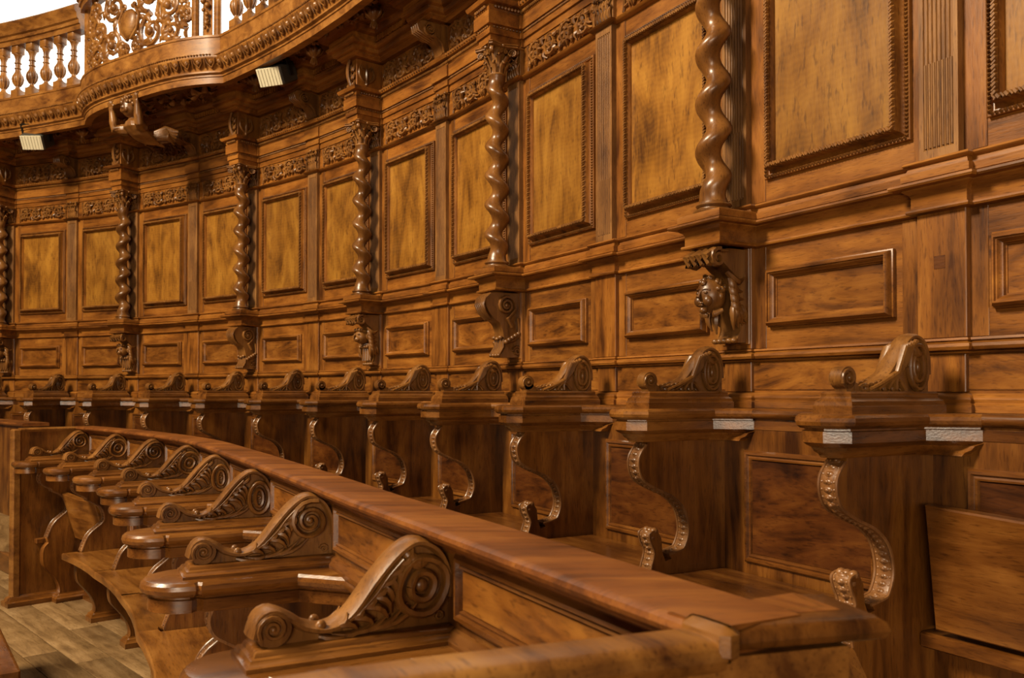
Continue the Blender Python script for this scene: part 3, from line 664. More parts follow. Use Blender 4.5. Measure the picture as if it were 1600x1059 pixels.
for i, j in enumerate((4, 5, 6, 9, 10)):
    lab = ['hanging leafy pendant boss nearest the top edge under the gallery', 'hanging leafy pendant boss above and left of the third column', 'hanging pendant boss below the floodlight beside the balcony',
           'hanging pendant boss left of the carved putto', 'hanging pendant boss below the leftmost floodlight'][i]
    o = bpy.data.objects.new('pendant', M['pendant']); C.objects.link(o); o.matrix_world = fr(j+0.5, 0.285); tag(o, lab, 'pendant', 'pendant bosses under the gallery')

def baluster_mesh():
    q = MB(); Z = lambda h: 2.42+h*0.862
    q.box(-0.038, 0.038, -0.038, 0.038, 2.42, Z(0.095), 0.002)
    q.lathe([(r, Z(h)) for r, h in [(0.030, 0.095), (0.034, 0.100), (0.024, 0.108), (0.017, 0.125), (0.019, 0.140), (0.034, 0.165), (0.042, 0.195), (0.042, 0.220), (0.034, 0.250), (0.024, 0.275), (0.021, 0.300), (0.028, 0.306), (0.028, 0.312),
             (0.020, 0.318), (0.021, 0.352), (0.029, 0.358), (0.029, 0.364), (0.022, 0.370), (0.022, 0.400), (0.030, 0.430), (0.036, 0.438), (0.036, 0.450)]], 16)
    q.box(-0.036, 0.036, -0.036, 0.036, Z(0.448), Z(0.522), 0.002)
    for k in range(10):
        a = 2*pi*k/10; q.tube([(r*cos(a), r*sin(a), Z(h)) for r, h in ((0.020, 0.138), (0.039, 0.172), (0.045, 0.205), (0.040, 0.232), (0.033, 0.246))], [0.003, 0.008, 0.009, 0.008, 0.003], 0.004, (cos(a), sin(a), 0), 5)
    return q.mesh('baluster', 'gallery', 45)
M['baluster'] = baluster_mesh()
rail = [(-0.055, 2.868), (0.045, 2.868), (0.045, 2.905), (0.058, 2.912), (0.060, 2.938), (0.075, 2.948), (0.080, 2.985), (0.098, 3.005), (0.102, 3.04), (0.080, 3.06), (-0.06, 3.07)]
def balustrade(sa, sb, step, lab, ph=0.0):
    n = 10; pth = [plan(sa+(sb-sa)*k/n, gd(sa if sa > 8 else sb)-0.03) for k in range(n+1)]
    t = thing('balustrade', I0, lab, 'balustrade', 'gallery balustrades', base=2.42)
    part('handrail', MB().sweep([p[:2] for p in pth], rail, side=1).mesh('handrail', 'gallery'), t)
    s = sa+ph
    while s < sb-0.02:
        x, y, h = plan(s, gd(sa if sa > 8 else sb)-0.03)
        part('baluster', M['baluster'], t, M=Matrix.Translation((x, y, 0)) @ Matrix.Rotation(h, 4, 'Z')); s += step
balustrade(9.16, 12.3, 0.236, 'gallery balustrade left of the bowed balcony against the glowing white vault', 0.19)
balustrade(3.6, 6.60, 0.236, 'gallery balustrade right of the bowed balcony, cut by the top edge', 0.10)
# bowed balcony
t = thing('balcony', I0, 'bowed balcony front with pierced foliage carving and central cartouche', 'balcony', base=2.42)
bs = [6.74+2.28*k/24 for k in range(25)]
bpth = [plan(s, gd(s)-0.01)[:2] for s in bs]
def bal(a, b, o):                              # a = s, b = z
    i = min(max((a-6.74)/2.28*24, 0), 23.999); k = int(i); f_ = i-k
    p, r_ = bpth[k], bpth[k+1]; l = math.hypot(r_[0]-p[0], r_[1]-p[1]); n_ = (-(r_[1]-p[1])/l, (r_[0]-p[0])/l)
    return (p[0]+(r_[0]-p[0])*f_+n_[0]*(o-0.012), p[1]+(r_[1]-p[1])*f_+n_[1]*(o-0.012), b)
NB = plan(7.95)[2]+pi/2; NB = (cos(NB), sin(NB), 0)
part('base_rail', MB().sweep(bpth, [(-0.04, 2.42), (0.004, 2.42), (0.010, 2.428), (0.0, 2.438), (-0.04, 2.438)], side=1).mesh('base_rail', 'gallery'), t)
part('handrail', MB().sweep(bpth, [(o, w_+0.09) for o, w_ in rail], side=1).mesh('handrail', 'gallery'), t)
q = MB(); rr = random.Random(31)
def bm(a, b, o): return bal(a, b, o)
def vs(pts): return [(p[0], p[1]) for p in pts]
BWd = 0.60                                     # metres per s unit at the balcony front
def bsp(cs, cz, r0, r1, a0, tn): return [(cs+x/BWd, cz+y) for x, y in spiral(0, 0, r0, r1, a0, tn, 13)]
for sg in (-1, 1):
    for (ds, cz, R) in ((0.34, 2.56, 0.130), (0.30, 2.83, 0.125), (0.62, 2.70, 0.125), (0.66, 2.52, 0.090), (0.70, 2.88, 0.090), (0.84, 2.60, 0.08), (0.86, 2.78, 0.08), (0.12, 2.49, 0.06)):
        sp = bsp(7.93+sg*ds, cz, R, R*0.2, -sg*pi*0.5 if cz < 2.6 else sg*pi*0.5, (1.7 if cz < 2.6 else -1.7)*sg)
        vine(q, bm, NB, sp, 0.021, 0.012, 0.0, 0.9, 7); q.ball(bm(7.93+sg*ds, cz, 0.005), R*0.26, 8, 5)
        for k in range(10):
            p = sp[min(len(sp)-1, 1+2*k)]; an = rr.uniform(0, 6.28); l = R*rr.uniform(0.4, 0.8)
            leaf(q, bm, NB, p, (p[0]+l*cos(an)/BWd, min(max(p[1]+l*sin(an), 2.438), 2.97)), rr.choice((-0.3, 0.3))*0.5, 0.023, 0.016, 0.0, 4, 6)
    for k in range(6):
        z0 = 2.44+0.085*k; s_ = 7.93+sg*(0.86+0.02*sin(k*2.2)); leaf(q, bm, NB, (s_, z0), (s_-sg*0.07*(1 if k % 2 else -0.3), z0+0.075), 0.2*sg, 0.020, 0.016, 0.0, 5, 6)
part('pierced_carving', q.mesh('pierced_carving', 'gallery', 50), t, 'pierced scrolling foliage', kind='stuff')
q = MB()
rings = []
for k in range(9):
    th = -pi/2+pi*k/8; zz = 2.655+0.112*sin(th); wd = (0.078+0.022*sin(th))*max(cos(th), 0.05)
    rings.append([bm(7.93+wd*cos(2*pi*i/14)/BWd, zz, 0.022+0.035*max(cos(th), 0.05)*sin(2*pi*i/14)) for i in range(14)])
q.loft(rings)
for sg in (-1, 1): vine(q, bm, NB, [(7.93+sg*0.03, 2.545), (7.93+sg*0.14, 2.61), (7.93+sg*0.175, 2.70), (7.93+sg*0.10, 2.77)]+bsp(7.93+sg*0.085, 2.79, 0.022, 0.006, 0, sg*1.2), 0.014, 0.008, 0.02, 1.0, 7)
part('cartouche', q.mesh('cartouche', 'gallery', 50), t, 'smooth oval cartouche')
for s_ in (6.76, 6.97, 8.97): part('post', MB().tube([bal(s_, 2.43, 0.006), bal(s_, 2.98, 0.006)], 0.030, 0.024, NB, 8).mesh('post', 'gallery'), t)
part('garland_board', MB().tube([bal(6.865, 2.43, -0.016), bal(6.865, 2.98, -0.016)], 0.055, 0.008, NB, 4).mesh('garland_board', 'gallery'), t)
q = MB()
for k in range(16):
    a = rr.uniform(-0.045, 0.045); z = 2.49+0.034*k*0.9; q.ball(bal(6.865+a*(0.4+0.04*k), z, 0.018), rr.uniform(0.012, 0.022), 7, 5)
part('fruit_drop', q.mesh('fruit_drop', 'gallery', 50), t, 'carved hanging fruit garland')

# ------------------------------------------------------------------ carved putto holding up the balcony
def putto():
    q = MB()
    q.loft([[(rx*cos(2*pi*k/12), cy+ry*sin(2*pi*k/12), z) for k in range(12)] for z, rx, ry, cy in ((-0.135, 0.046, 0.040, -0.11), (-0.130, 0.060, 0.056, -0.09), (-0.115, 0.068, 0.064, -0.06), (-0.095, 0.072, 0.060, -0.03), (-0.07, 0.078, 0.056, 0.0), (-0.04, 0.055, 0.045, 0.005), (-0.02, 0.025, 0.025, 0.008), (0.0, 0.022, 0.022, 0.012))])
    hz = 0.040; hy = 0.030
    q.ball((0, hy, hz), (0.050, 0.052, 0.058), 16, 11)
    for sg in (-1, 1):
        q.ball((sg*0.018, hy+0.036, hz-0.020), (0.016, 0.014, 0.017), 8, 6); q.ball((sg*0.017, hy+0.042, hz+0.004), (0.008, 0.005, 0.005), 7, 5); q.ball((sg*0.044, hy, hz-0.005), (0.006, 0.008, 0.012), 7, 5)
        sh = Vector((sg*0.070, 0.0, -0.070)); el = Vector((sg*0.122, 0.050, -0.072)); wr = Vector((sg*0.128, 0.066, 0.030))
        q.tube([sh, sh.lerp(el, 0.5), el, el.lerp(wr, 0.4), wr, wr+Vector((0, 0.008, 0.022))], [0.036, 0.033, 0.026, 0.028, 0.018, 0.020], [0.036, 0.032, 0.026, 0.026, 0.017, 0.012], (0.2, 1, 0.1), 9)
        for k, (dx, l) in enumerate(((-0.016, 0.034), (-0.006, 0.042), (0.004, 0.040), (0.014, 0.032))):
            b_ = wr+Vector((dx, 0.010, 0.028)); q.tube([b_, b_+Vector((dx*0.4, 0.006, l*0.6)), b_+Vector((dx*0.5, -0.006, l))], [0.006, 0.0055, 0.004], [0.006, 0.0055, 0.004], (0, 1, 0), 6)
        b_ = wr+Vector((-sg*0.014, 0.004, 0.014)); q.tube([b_, b_+Vector((-sg*0.014, 0.006, 0.012)), b_+Vector((-sg*0.020, 0.004, 0.024))], [0.007, 0.006, 0.004], [0.007, 0.006, 0.004], (0, 1, 0), 6)
    q.tube([(0, hy+0.044, hz+0.006), (0, hy+0.053, hz-0.008), (0, hy+0.055, hz-0.014)], [0.004, 0.006, 0.007], [0.004, 0.005, 0.006], (0, 1, 0), 6)
    q.ball((0, hy+0.044, hz-0.030), (0.011, 0.006, 0.005), 7, 5)
    return q
mm = putto().mesh('body', 'carved', 60)
px_, py_, ph_ = plan(7.88, 0.625)
t = thing('carved_putto', mat(px_, py_, ph_, 1.990) @ Matrix.Diagonal((1.25, 1.25, 1.25, 1)), 'carved wooden putto with raised arms holding up the bowed balcony', 'carving')
o = part('body', mm, t); md = o.modifiers.new('join', 'REMESH'); md.mode = 'VOXEL'; md.voxel_size = 0.0042; md.use_smooth_shade = True
q = MB(); rr = random.Random(8)
for k in range(34):
    a = rr.uniform(-pi, pi); el = rr.uniform(0.15, 1.4); q.ball((0.052*cos(el)*sin(a), 0.026+0.054*cos(el)*cos(a), 0.042+0.062*sin(el)), rr.uniform(0.010, 0.015), 7, 5)
part('curly_hair', q.mesh('curly_hair', 'carved', 60), t)
q = MB()
for sg in (-1, 1):
    for k in range(5):
        q.tube([(sg*0.04, -0.10, -0.08-0.010*k), (sg*(0.09+0.006*k), -0.14, -0.06-0.012*k), (sg*(0.14-0.010*k), -0.19, -0.07-0.018*k)], [0.012, 0.022, 0.006], [0.008, 0.010, 0.004], (0, 1, 0), 6)
for k in range(6):
    a = rr.uniform(0, 6.28); q.tube([(0, -0.12, -0.10), (0.05*cos(a), -0.15, -0.10+0.03*sin(a)), (0.10*cos(a), -0.19, -0.09+0.05*sin(a))], [0.012, 0.022, 0.005], [0.008, 0.012, 0.004], (0, 1, 0), 6)
part('drapery_leaves', q.mesh('drapery_leaves', 'carved', 60), t)

# ------------------------------------------------------------------ floodlights fixed under the cornice
def flood(s, d, z, rot, lab):
    t = thing('floodlight', fr(s, d, z) @ Matrix.Rotation(rot, 4, 'Z') @ Matrix.Rotation(-0.50, 4, 'X') @ Matrix.Diagonal((1.25, 1.25, 1.25, 1)), lab, 'floodlight', 'floodlights under the gallery cornice')
    part('housing', MB().box(-0.075, 0.075, -0.115, 0.035, -0.050, 0.050, 0.008).mesh('housing', 'lamp_body'), t)
    g = part('lens', MB().box(-0.069, 0.069, 0.035, 0.042, -0.046, 0.046, 0.002).mesh('lens', 'lamp_glass'), t, 'ribbed cream lamp glass')
    q = MB()
    for k in range(7): q.box(-0.060+0.019*k, -0.056+0.019*k, 0.042, 0.045, -0.043, 0.043)
    part('lens_ribs', q.mesh('lens_ribs', 'lamp_glass'), g)
    q = MB()
    for sg in (-1, 1): q.box(sg*0.082-0.004, sg*0.082+0.004, -0.060, -0.030, -0.010, 0.105)
    q.box(-0.086, 0.086, -0.060, -0.030, 0.100, 0.106); part('bracket', q.mesh('bracket', 'iron'), t)
flood(6.02, 0.36, 2.055, 0.42, 'floodlight with ribbed lens right of the bowed balcony')
flood(9.98, 0.46, 2.050, 0.42, 'floodlight with ribbed lens at the far left under the balustrade')

# ------------------------------------------------------------------ stall arms
AV = [(0.312, 0.020), (0.304, 0.042), (0.284, 0.053), (0.260, 0.043), (0.236, 0.027), (0.200, 0.020), (0.165, 0.036), (0.122, 0.088), (0.087, 0.124), (0.055, 0.140), (0.022, 0.126), (0.003, 0.090), (0.0, 0.050)]
AR = [(0.310, 0.020), (0.306, 0.030), (0.292, 0.036), (0.276, 0.030), (0.266, 0.020), (0.250, 0.011), (0.215, 0.011), (0.175, 0.030), (0.135, 0.068), (0.100, 0.112), (0.072, 0.138), (0.045, 0.144), (0.018, 0.130), (0.003, 0.095), (0.0, 0.050)]
def rear_scroll():
    q = MB(); hw = 0.017; top = crom(AR, 5)
    q.prism(top+[(0.0, 0.0), (0.300, 0.0)], -hw, hw)
    q.tube([(0, v_, w_-0.006) for v_, w_ in top[24:]], 0.0095, 0.025, (1, 0, 0), 10)
    q.prism([(0.294+0.027*cos(2*pi*k/20), 0.034+0.027*sin(2*pi*k/20)) for k in range(20)], -0.017, 0.017)
    for sg in (-1, 1):
        mp = lambda a, b, o, sg=sg: (sg*(hw+o), a, b); NX = (sg, 0, 0)
        mp2 = lambda a, b, o, sg=sg: (sg*(0.016+o), a, b)
        vine(q, mp2, NX, spiral(0.294, 0.034, 0.024, 0.006, -0.6, 1.6, 13), 0.0045, 0.0035, 0.001, 1.3, 6); q.ball(mp2(0.293, 0.034, 0.0), (0.010, 0.008, 0.008), 8, 5)
        for a, b, r_ in ((0.034, 0.056, 0.0075), (0.020, 0.036, 0.0065)):
            vine(q, mp, NX, [(0.046+a*cos(2*pi*k/22), 0.062+b*sin(2*pi*k/22)) for k in range(23)], r_, r_, 0.004, 1.3, 7)
        q.ball(mp(0.046, 0.062, 0.003), (0.008, 0.007, 0.016), 8, 5)
        for k, (e, x1) in enumerate(((0.0, 0.235), (0.014, 0.205), (0.027, 0.170), (0.038, 0.138), (0.047, 0.108))):
            pts = crom([(0.060+e*0.9, 0.128-e*0.3), (0.086+e*0.75, 0.100-e*0.55), (0.110+e*0.6, 0.062-e*0.6), (0.5*(0.128+e*0.3)+0.5*x1, 0.026), (x1, 0.006)], 4)
            n_ = len(pts); vine(q, mp, NX, pts, 0.0058, 0.0056, 0.006, 2.2, 7); q.ball(mp(x1, 0.008, 0.004), (0.007, 0.010, 0.009), 7, 5)
        for k in range(6):
            leaf(q, mp, NX, (0.150+0.016*k, 0.040-0.006*k), (0.168+0.018*k, 0.012), 0.2, 0.006, 0.006, 0.002, 4, 6)
        leaf(q, mp, NX, (0.072, 0.122), (0.020, 0.104), 0.35, 0.011, 0.009, 0.005, 6, 6)
    return q.mesh('scroll', 'carved', 50)
def scroll_mesh(kind):
    q = MB(); hw = 0.016; top = crom(AV, 5)
    q.prism(top+[(0.0, 0.0), (0.300, 0.0)], -hw, hw)
    rimv = [(v_-0.004 if i < 10 else v_+0.004, w_-0.006) for i, (v_, w_) in enumerate(top)]
    q.tube([(0, v_, w_-0.005) for v_, w_ in top], 0.0085, 0.031, (1, 0, 0), 10)
    q.prism([(0.285+0.027*cos(2*pi*k/18), 0.027+0.027*sin(2*pi*k/18)) for k in range(18)], -0.028, 0.028)
    for sg in (-1, 1):
        mp = lambda a, b, o, sg=sg: (sg*(hw+o), a, b); NX = (sg, 0, 0)
        f_ = lambda pts, r0, r1, o, h=1.2: vine(q, mp, NX, pts, r0, r1, o, h, 7)
        mp2 = lambda a, b, o, sg=sg: (sg*(0.026+o), a, b)
        vine(q, mp2, NX, spiral(0.285, 0.027, 0.023, 0.004, -0.6, 1.9, 13), 0.0042, 0.0035, 0.002, 1.4, 6); q.ball(mp2(0.285, 0.027, 0.003), (0.005, 0.005, 0.005), 7, 5)
        if kind == 'round':
            f_(spiral(0.052, 0.080, 0.048, 0.007, pi*0.62, -2.3, 16), 0.0072, 0.0042, 0.006, 2.0)
            q.ball(mp(0.052, 0.080, 0.004), 0.008, 8, 5)
        elif kind == 'oval':
            for (a, b, r_) in ((0.042, 0.045, 0.0075), (0.020, 0.022, 0.007)):
                f_([(0.048+a*cos(2*pi*k/20)*(1-0.1*sin(4*pi*k/20)), 0.066+b*sin(2*pi*k/20)) for k in range(21)], r_, r_, 0.005, 1.7)
            q.ball(mp(0.048, 0.066, 0.002), (0.008, 0.012, 0.012), 8, 5); leaf(q, mp, NX, (0.075, 0.122), (0.028, 0.112), 0.3, 0.012, 0.008, 0.004, 6, 6)
        else:
            for (a, b, r_) in ((0.030, 0.046, 0.0075), (0.012, 0.026, 0.006)):
                f_([(0.036+a*cos(2*pi*k/20), 0.058+b*sin(2*pi*k/20)) for k in range(21)], r_, r_, 0.005, 1.7)
            for k in range(5): q.ball(mp(0.205-0.014*k, 0.010+0.002*k, 0.004), (0.008, 0.006, 0.006), 7, 5)
            f_(spiral(0.036, 0.058, 0.008, 0.002, 0, 1, 8), 0.004, 0.003, 0.003)
        st = crom([(0.205, 0.014), (0.165, 0.028), (0.130, 0.058), (0.106, 0.088), (0.082, 0.112)], 4); f_(st, 0.0035, 0.0050, 0.006, 2.2)
        for k in range(7):                        # acanthus lobes on both sides of the rib
            p = st[2+2*k]; l = 0.030+0.004*k
            leaf(q, mp, NX, (p[0], p[1]), (p[0]-0.016-0.002*k, p[1]+l*0.62), 0.25, 0.0066, 0.0085, 0.004, 5, 6)
            e = (max(p[0]-l*1.15, 0.10 if kind != 'cluster' else 0.075), max(p[1]-0.018-0.004*k, 0.006)); leaf(q, mp, NX, (p[0], p[1]), e, -0.22, 0.0070, 0.0085, 0.004, 5, 6)
        for k in range(5): leaf(q, mp, NX, (0.215-0.02*k, 0.006), (0.150-0.026*k, 0.012+0.010*k), 0.12, 0.0060, 0.0080, 0.003, 5, 6)
        q.ball(mp(0.212, 0.022, 0.004), (0.007, 0.009, 0.009), 8, 5)
        vine(q, mp, NX, spiral(0.018, 0.014, 0.011, 0.003, 0, 1.2, 8), 0.003, 0.002, 0.002)
    return q.mesh('scroll', 'carved', 50)
SCR = {k: scroll_mesh(k) for k in ('round', 'oval', 'cluster')}
M['arm_plinth'] = MB().stack([(-0.044, 0.0), (0.044, 0.0), (0.044, 0.318), (-0.044, 0.318)], [(0.014, -0.053), (0.014, -0.034), (0.012, -0.032), (0.010, -0.022), (0.002, -0.016), (0.0, -0.010), (0.001, -0.004), (-0.003, 0.001)]).mesh('plinth', 'stall_y')
M['arm_plinth_low'] = MB().stack([(-0.040, 0.0), (0.040, 0.0), (0.040, 0.312), (-0.040, 0.312)], [(0.018, -0.026), (0.018, -0.018), (0.014, -0.016), (0.010, -0.009), (0.004, -0.007), (0.002, -0.002), (-0.002, 0.001)]).mesh('plinth', 'stall_y')
def slab_prof():
    return [(-0.055, -0.155), (-0.050, -0.146), (-0.040, -0.140), (-0.034, -0.130), (-0.022, -0.124), (-0.016, -0.119), (-0.014, -0.118), (-0.014, -0.092), (-0.020, -0.090), (-0.020, -0.086), (-0.008, -0.084), (-0.001, -0.078), (0.002, -0.069), (0.0, -0.060), (-0.006, -0.054), (-0.014, -0.052)]
oct_plan = [(-0.185, 0.0), (-0.088, 0.095), (-0.088, 0.358), (-0.036, 0.411), (0.036, 0.411), (0.088, 0.358), (0.088, 0.095), (0.185, 0.0)]
oct_ccw = [(-0.185, -0.02), (0.185, -0.02)] + list(reversed(oct_plan))
M['slab_oct'] = MB().stack(oct_ccw, slab_prof()).mesh('arm_slab', 'stall_y', 30)
rnd_right = [(0.190, 0.0), (0.092, 0.095), (0.092, 0.296), (0.085, 0.302), (0.092, 0.308)]
nose = [(0.092*cos(a)*1.0, 0.314+0.096*sin(a)) for a in [pi*k/14 for k in range(1, 14)]]
rnd_ccw = [(-0.185, -0.02), (0.185, -0.02)]+rnd_right+nose+[(-p[0], p[1]) for p in reversed(rnd_right)]
M['slab_rnd'] = MB().stack(rnd_ccw, [(-0.034, -0.094)]+[(o, w_+0.028) for o, w_ in slab_prof()[5:]]).mesh('arm_slab', 'stall_y', 30)

rear_prof = [(0.0, -0.150), (0.315, -0.150)]+crom([(0.318, -0.164), (0.344, -0.198), (0.347, -0.234), (0.329, -0.273), (0.275, -0.303), (0.218, -0.327), (0.176, -0.361), (0.156, -0.400), (0.151, -0.447), (0.168, -0.490), (0.188, -0.500), (0.232, -0.509)], 4)
rear_low = [(0.222, -0.522), (0.246, -0.528), (0.258, -0.500)]+crom([(0.262, -0.455), (0.280, -0.432), (0.306, -0.440), (0.300, -0.468), (0.286, -0.500), (0.300, -0.550), (0.296, -0.600), (0.262, -0.660), (0.230, -0.720), (0.215, -0.800), (0.225, -0.850)], 3)
M['rear_board'] = MB().prism(rear_prof+rear_low+[(0.0, -0.85)], -0.029, 0.029).mesh('side_board', 'stall_v')
def edge_band(pts, hw, r=0.010):
    q = MB()
    q.tube([(0, v_-0.002, w_) for v_, w_ in pts], 0.003, hw, (1, 0, 0), 8)
    for sg in (-1, 1): q.tube([(sg*hw*0.88, v_, w_) for v_, w_ in pts], 0.0045, hw*0.13, (1, 0, 0), 6)
    acc = 0.0
    for i in range(len(pts)-1):
        a, b = pts[i], pts[i+1]; l = math.hypot(b[0]-a[0], b[1]-a[1]); 
        if l < 1e-6: continue
        nx, ny = -(b[1]-a[1])/l, (b[0]-a[0])/l
        while acc < l:
            t_ = acc/l; p = (a[0]+(b[0]-a[0])*t_, a[1]+(b[1]-a[1])*t_)
            q.ball((0, p[0]-nx*0.004, p[1]-ny*0.004), (hw*0.55, r*0.95, r*0.95), 10, 6); q.ball((0, p[0]+nx*r*0.30, p[1]+ny*r*0.30), (hw*0.22, r*0.5, r*0.5), 7, 5)
            for sg in (-1, 1): q.ball((sg*hw*0.60, p[0]-nx*0.002, p[1]-ny*0.002), (hw*0.16, r*0.45, r*0.45), 6, 4)
            acc += r*1.9
        acc -= l
    return q
rp_ = rear_prof[2:]
M['rear_edge'] = edge_band(rp_, 0.030).mesh('carved_edge', 'edge', 50)
pw = [(p[0]+0.001, p[1]) for p in rear_low[6:22]]
q = edge_band(pw, 0.030)
for k in range(2):
    for sg in (-1, 0, 1): q.ball((sg*0.018, 0.290+0.012*k-0.008, 0-0.434-0.018*k), (0.014, 0.014, 0.012), 7, 5)
M['rear_paw'] = q.mesh('carved_paw', 'edge', 50)
fr_up = crom([(0.262, -0.094), (0.272, -0.125), (0.262, -0.155), (0.240, -0.172), (0.205, -0.192)], 4)+crom([(0.203, -0.204), (0.185, -0.212), (0.150, -0.232), (0.126, -0.258), (0.114, -0.300), (0.124, -0.330), (0.168, -0.366)], 4)+crom([(0.176, -0.372), (0.196, -0.395), (0.212, -0.428), (0.228, -0.472)], 4)
fr_lo = crom([(0.222, -0.500), (0.246, -0.530), (0.252, -0.580), (0.244, -0.628), (0.212, -0.670), (0.178, -0.716), (0.158, -0.770), (0.160, -0.806)], 4)
M['front_board'] = MB().prism([(0.0, -0.088), (0.250, -0.088)]+fr_up+fr_lo+[(0.0, -0.806)], -0.027, 0.027).mesh('side_board', 'stall_v')
M['front_edge'] = edge_band(fr_up, 0.028, 0.008).mesh('carved_edge', 'edge', 50)
M['front_edge_low'] = edge_band(fr_lo, 0.027, 0.0001).mesh('lower_edge', 'edge', 50) if False else MB().tube([(0, v_, w_) for v_, w_ in fr_lo], 0.004, 0.028, (1, 0, 0), 8).mesh('lower_edge', 'stall_v')
M['foot'] = MB().stack([(-0.028, -0.01), (0.028, -0.01), (0.028, 0.165), (-0.028, 0.165)], [(0.022, -0.852), (0.022, -0.828), (0.016, -0.824), (0.012, -0.812), (0.002, -0.806), (0.0, -0.800)]).mesh('foot', 'stall_y')

RSC = rear_scroll()
REAR_D = 0.10
RB = range(0, 12)
for b in RB:
    nm = ORD[b]
    lab = {0: 'nearest and largest rear stall arm with carved scroll, at the right', 11: 'rear stall arm cut by the left edge of the picture'}.get(b, '%s rear-row stall arm from the right, carved scroll on top' % nm)
    t = thing('stall_divider', fr(b+OFF, REAR_D, Z_SC), lab, 'stall arm', 'arms of the rear stalls', base=-0.85)
    part('arm_slab', M['slab_oct'], t); part('plinth', M['arm_plinth'], t); part('scroll', RSC, t, 'carved acanthus scroll')
    sb = part('side_board', M['rear_board'], t); part('carved_edge', M['rear_edge'], sb); part('carved_paw', M['rear_paw'], sb)

# front row plan: its own line, nearly concentric
FD = [(-1.2, 1.575), (-0.97, 1.574), (-0.14, 1.551), (0.41, 1.541), (1.06, 1.513), (2.13, 1.479), (3.56, 1.446), (5.33, 1.436), (6.77, 1.400), (7.2, 1.39)]
def fd(s):
    for (a, x), (b, y) in zip(FD, FD[1:]):
        if s <= b: return x+(y-x)*(s-a)/(b-a)
    return FD[-1][1]
FB = 0.050                                   # set-back of the row's back face behind the desk edge
ZF = -0.378
FS = [-0.07, 0.85, 1.76, 2.67, 3.66, 4.66, 5.66, 6.64]
def ffr(s, z=0.0, d=0.0):
    xa, ya, _ = plan(s-0.05, fd(s-0.05)-FB+d); xb, yb, _ = plan(s+0.05, fd(s+0.05)-FB+d); x, y, _ = plan(s, fd(s)-FB+d)
    return mat(x, y, math.atan2(yb-ya, xb-xa), z)
FK = ['oval', 'round', 'cluster', 'cluster', 'oval', 'round', 'oval', 'round']
FL = ['nearest front-row stall arm with oval volute, at the bottom', 'front-row stall arm with round snail volute, second from the camera', 'third front-row stall arm from the camera, berries under its scroll',
      'fourth front-row stall arm from the camera', 'fifth front-row stall arm from the camera', 'sixth front-row stall arm from the camera', 'seventh front-row stall arm, last one before the end panel arm', 'front-row stall arm fixed against the far end panel']
for i, s in enumerate(FS):
    t = thing('stall_divider', ffr(s, ZF), FL[i], 'stall arm', 'arms of the front stalls', base=-0.852)
    part('arm_slab', M['slab_rnd'], t); part('plinth', M['arm_plinth_low'], t); part('scroll', SCR[FK[i]], t, 'carved acanthus scroll')
    sb = part('side_board', M['front_board'], t); part('carved_edge', M['front_edge'], sb); part('lower_edge', M['front_edge_low'], sb); part('foot', M['foot'], t)

# ------------------------------------------------------------------ stall backs and seats
def rail_sec(e=0.012):
    return [(o+e, w_) for o, w_ in slab_prof()]
def back_meshes(l, rear):
    R = {}
    zb = -0.85
    if rear:
        R['backboard'] = MB().box(0, l, -0.10, 0.0, zb, -0.054).mesh('backboard', 'stall_v')
        fu0, fu1, fw0, fw1 = 0.125, l-0.125, -0.535, -0.185
    else:
        R['backboard'] = MB().box(0, l, -0.035, 0.0, zb, 0.135).mesh('backboard', 'stall_v')
        fu0, fu1, fw0, fw1 = 0.12, l-0.12, -0.45, -0.185
        R['upper_frame'] = MB().frame(0.060, l-0.060, 0.012, 0.120, [(0, 0), (0, 0.006), (0.006, 0.012), (0.012, 0.012), (0.015, 0.006), (0.020, 0.009), (0.023, 0.002)]).mesh('upper_frame', 'stall_h')
        R['upper_panel'] = MB().box(0.083, l-0.083, 0, 0.004, 0.035, 0.097, 0.001).mesh('upper_panel', 'burl')
        R['ledge_moulding'] = MB().run(0.03, l-0.03, [(-0.01, -0.028), (0.018, -0.028), (0.018, -0.018), (0.012, -0.012), (0.008, -0.006), (0.002, -0.002), (-0.01, 0.0)]).mesh('ledge_moulding', 'stall_h')
        R['base_skirting'] = MB().run(0.0, l, [(-0.01, -0.852), (0.036, -0.852), (0.036, -0.820), (0.026, -0.812), (0.014, -0.800), (-0.01, -0.796)]).mesh('base_skirting', 'stall_h')
    prof = [(max(o+0.016, -0.01), w_+(0 if rear else 0.028)) for o, w_ in slab_prof()[0 if rear else 5:]]
    R['rail'] = MB().run(0.16, l-0.16, [(-0.02, prof[0][1])]+prof+[(-0.02, prof[-1][1])]).mesh('rail', 'stall_h')
    R['lower_frame'] = MB().frame(fu0, fu1, fw0, fw1, [(0, 0), (0, 0.006), (0.005, 0.012), (0.012, 0.013), (0.016, 0.006), (0.022, 0.010), (0.027, 0.008), (0.030, 0.001)]).mesh('lower_frame', 'stall_h')
    R['lower_panel'] = MB().box(fu0+0.03, fu1-0.03, 0, 0.003, fw0+0.03, fw1-0.03, 0.001).mesh('lower_panel', 'burl_dark_shaded')  # shade beside the arms is put into this panel's colour
    return R
def seat_mesh(l, depth, sb):
    q = MB(); h = 0.030
    poly = [(0.036, 0.012), (l-0.036, 0.012), (l-0.036, sb+0.004), (l-0.002, sb+0.010), (l-0.002, depth), (l*0.75, depth-0.010), (l*0.5, depth-0.014), (l*0.25, depth-0.010), (0.002, depth), (0.002, sb+0.010), (0.036, sb+0.004)]
    q.stack(poly, [(-0.004, -0.036), (0.0, -0.032), (0.0, -0.010), (-0.001, -0.004), (-0.005, 0.0)])
    return q.mesh('seat_board', 'seat')
rear_backs = {}
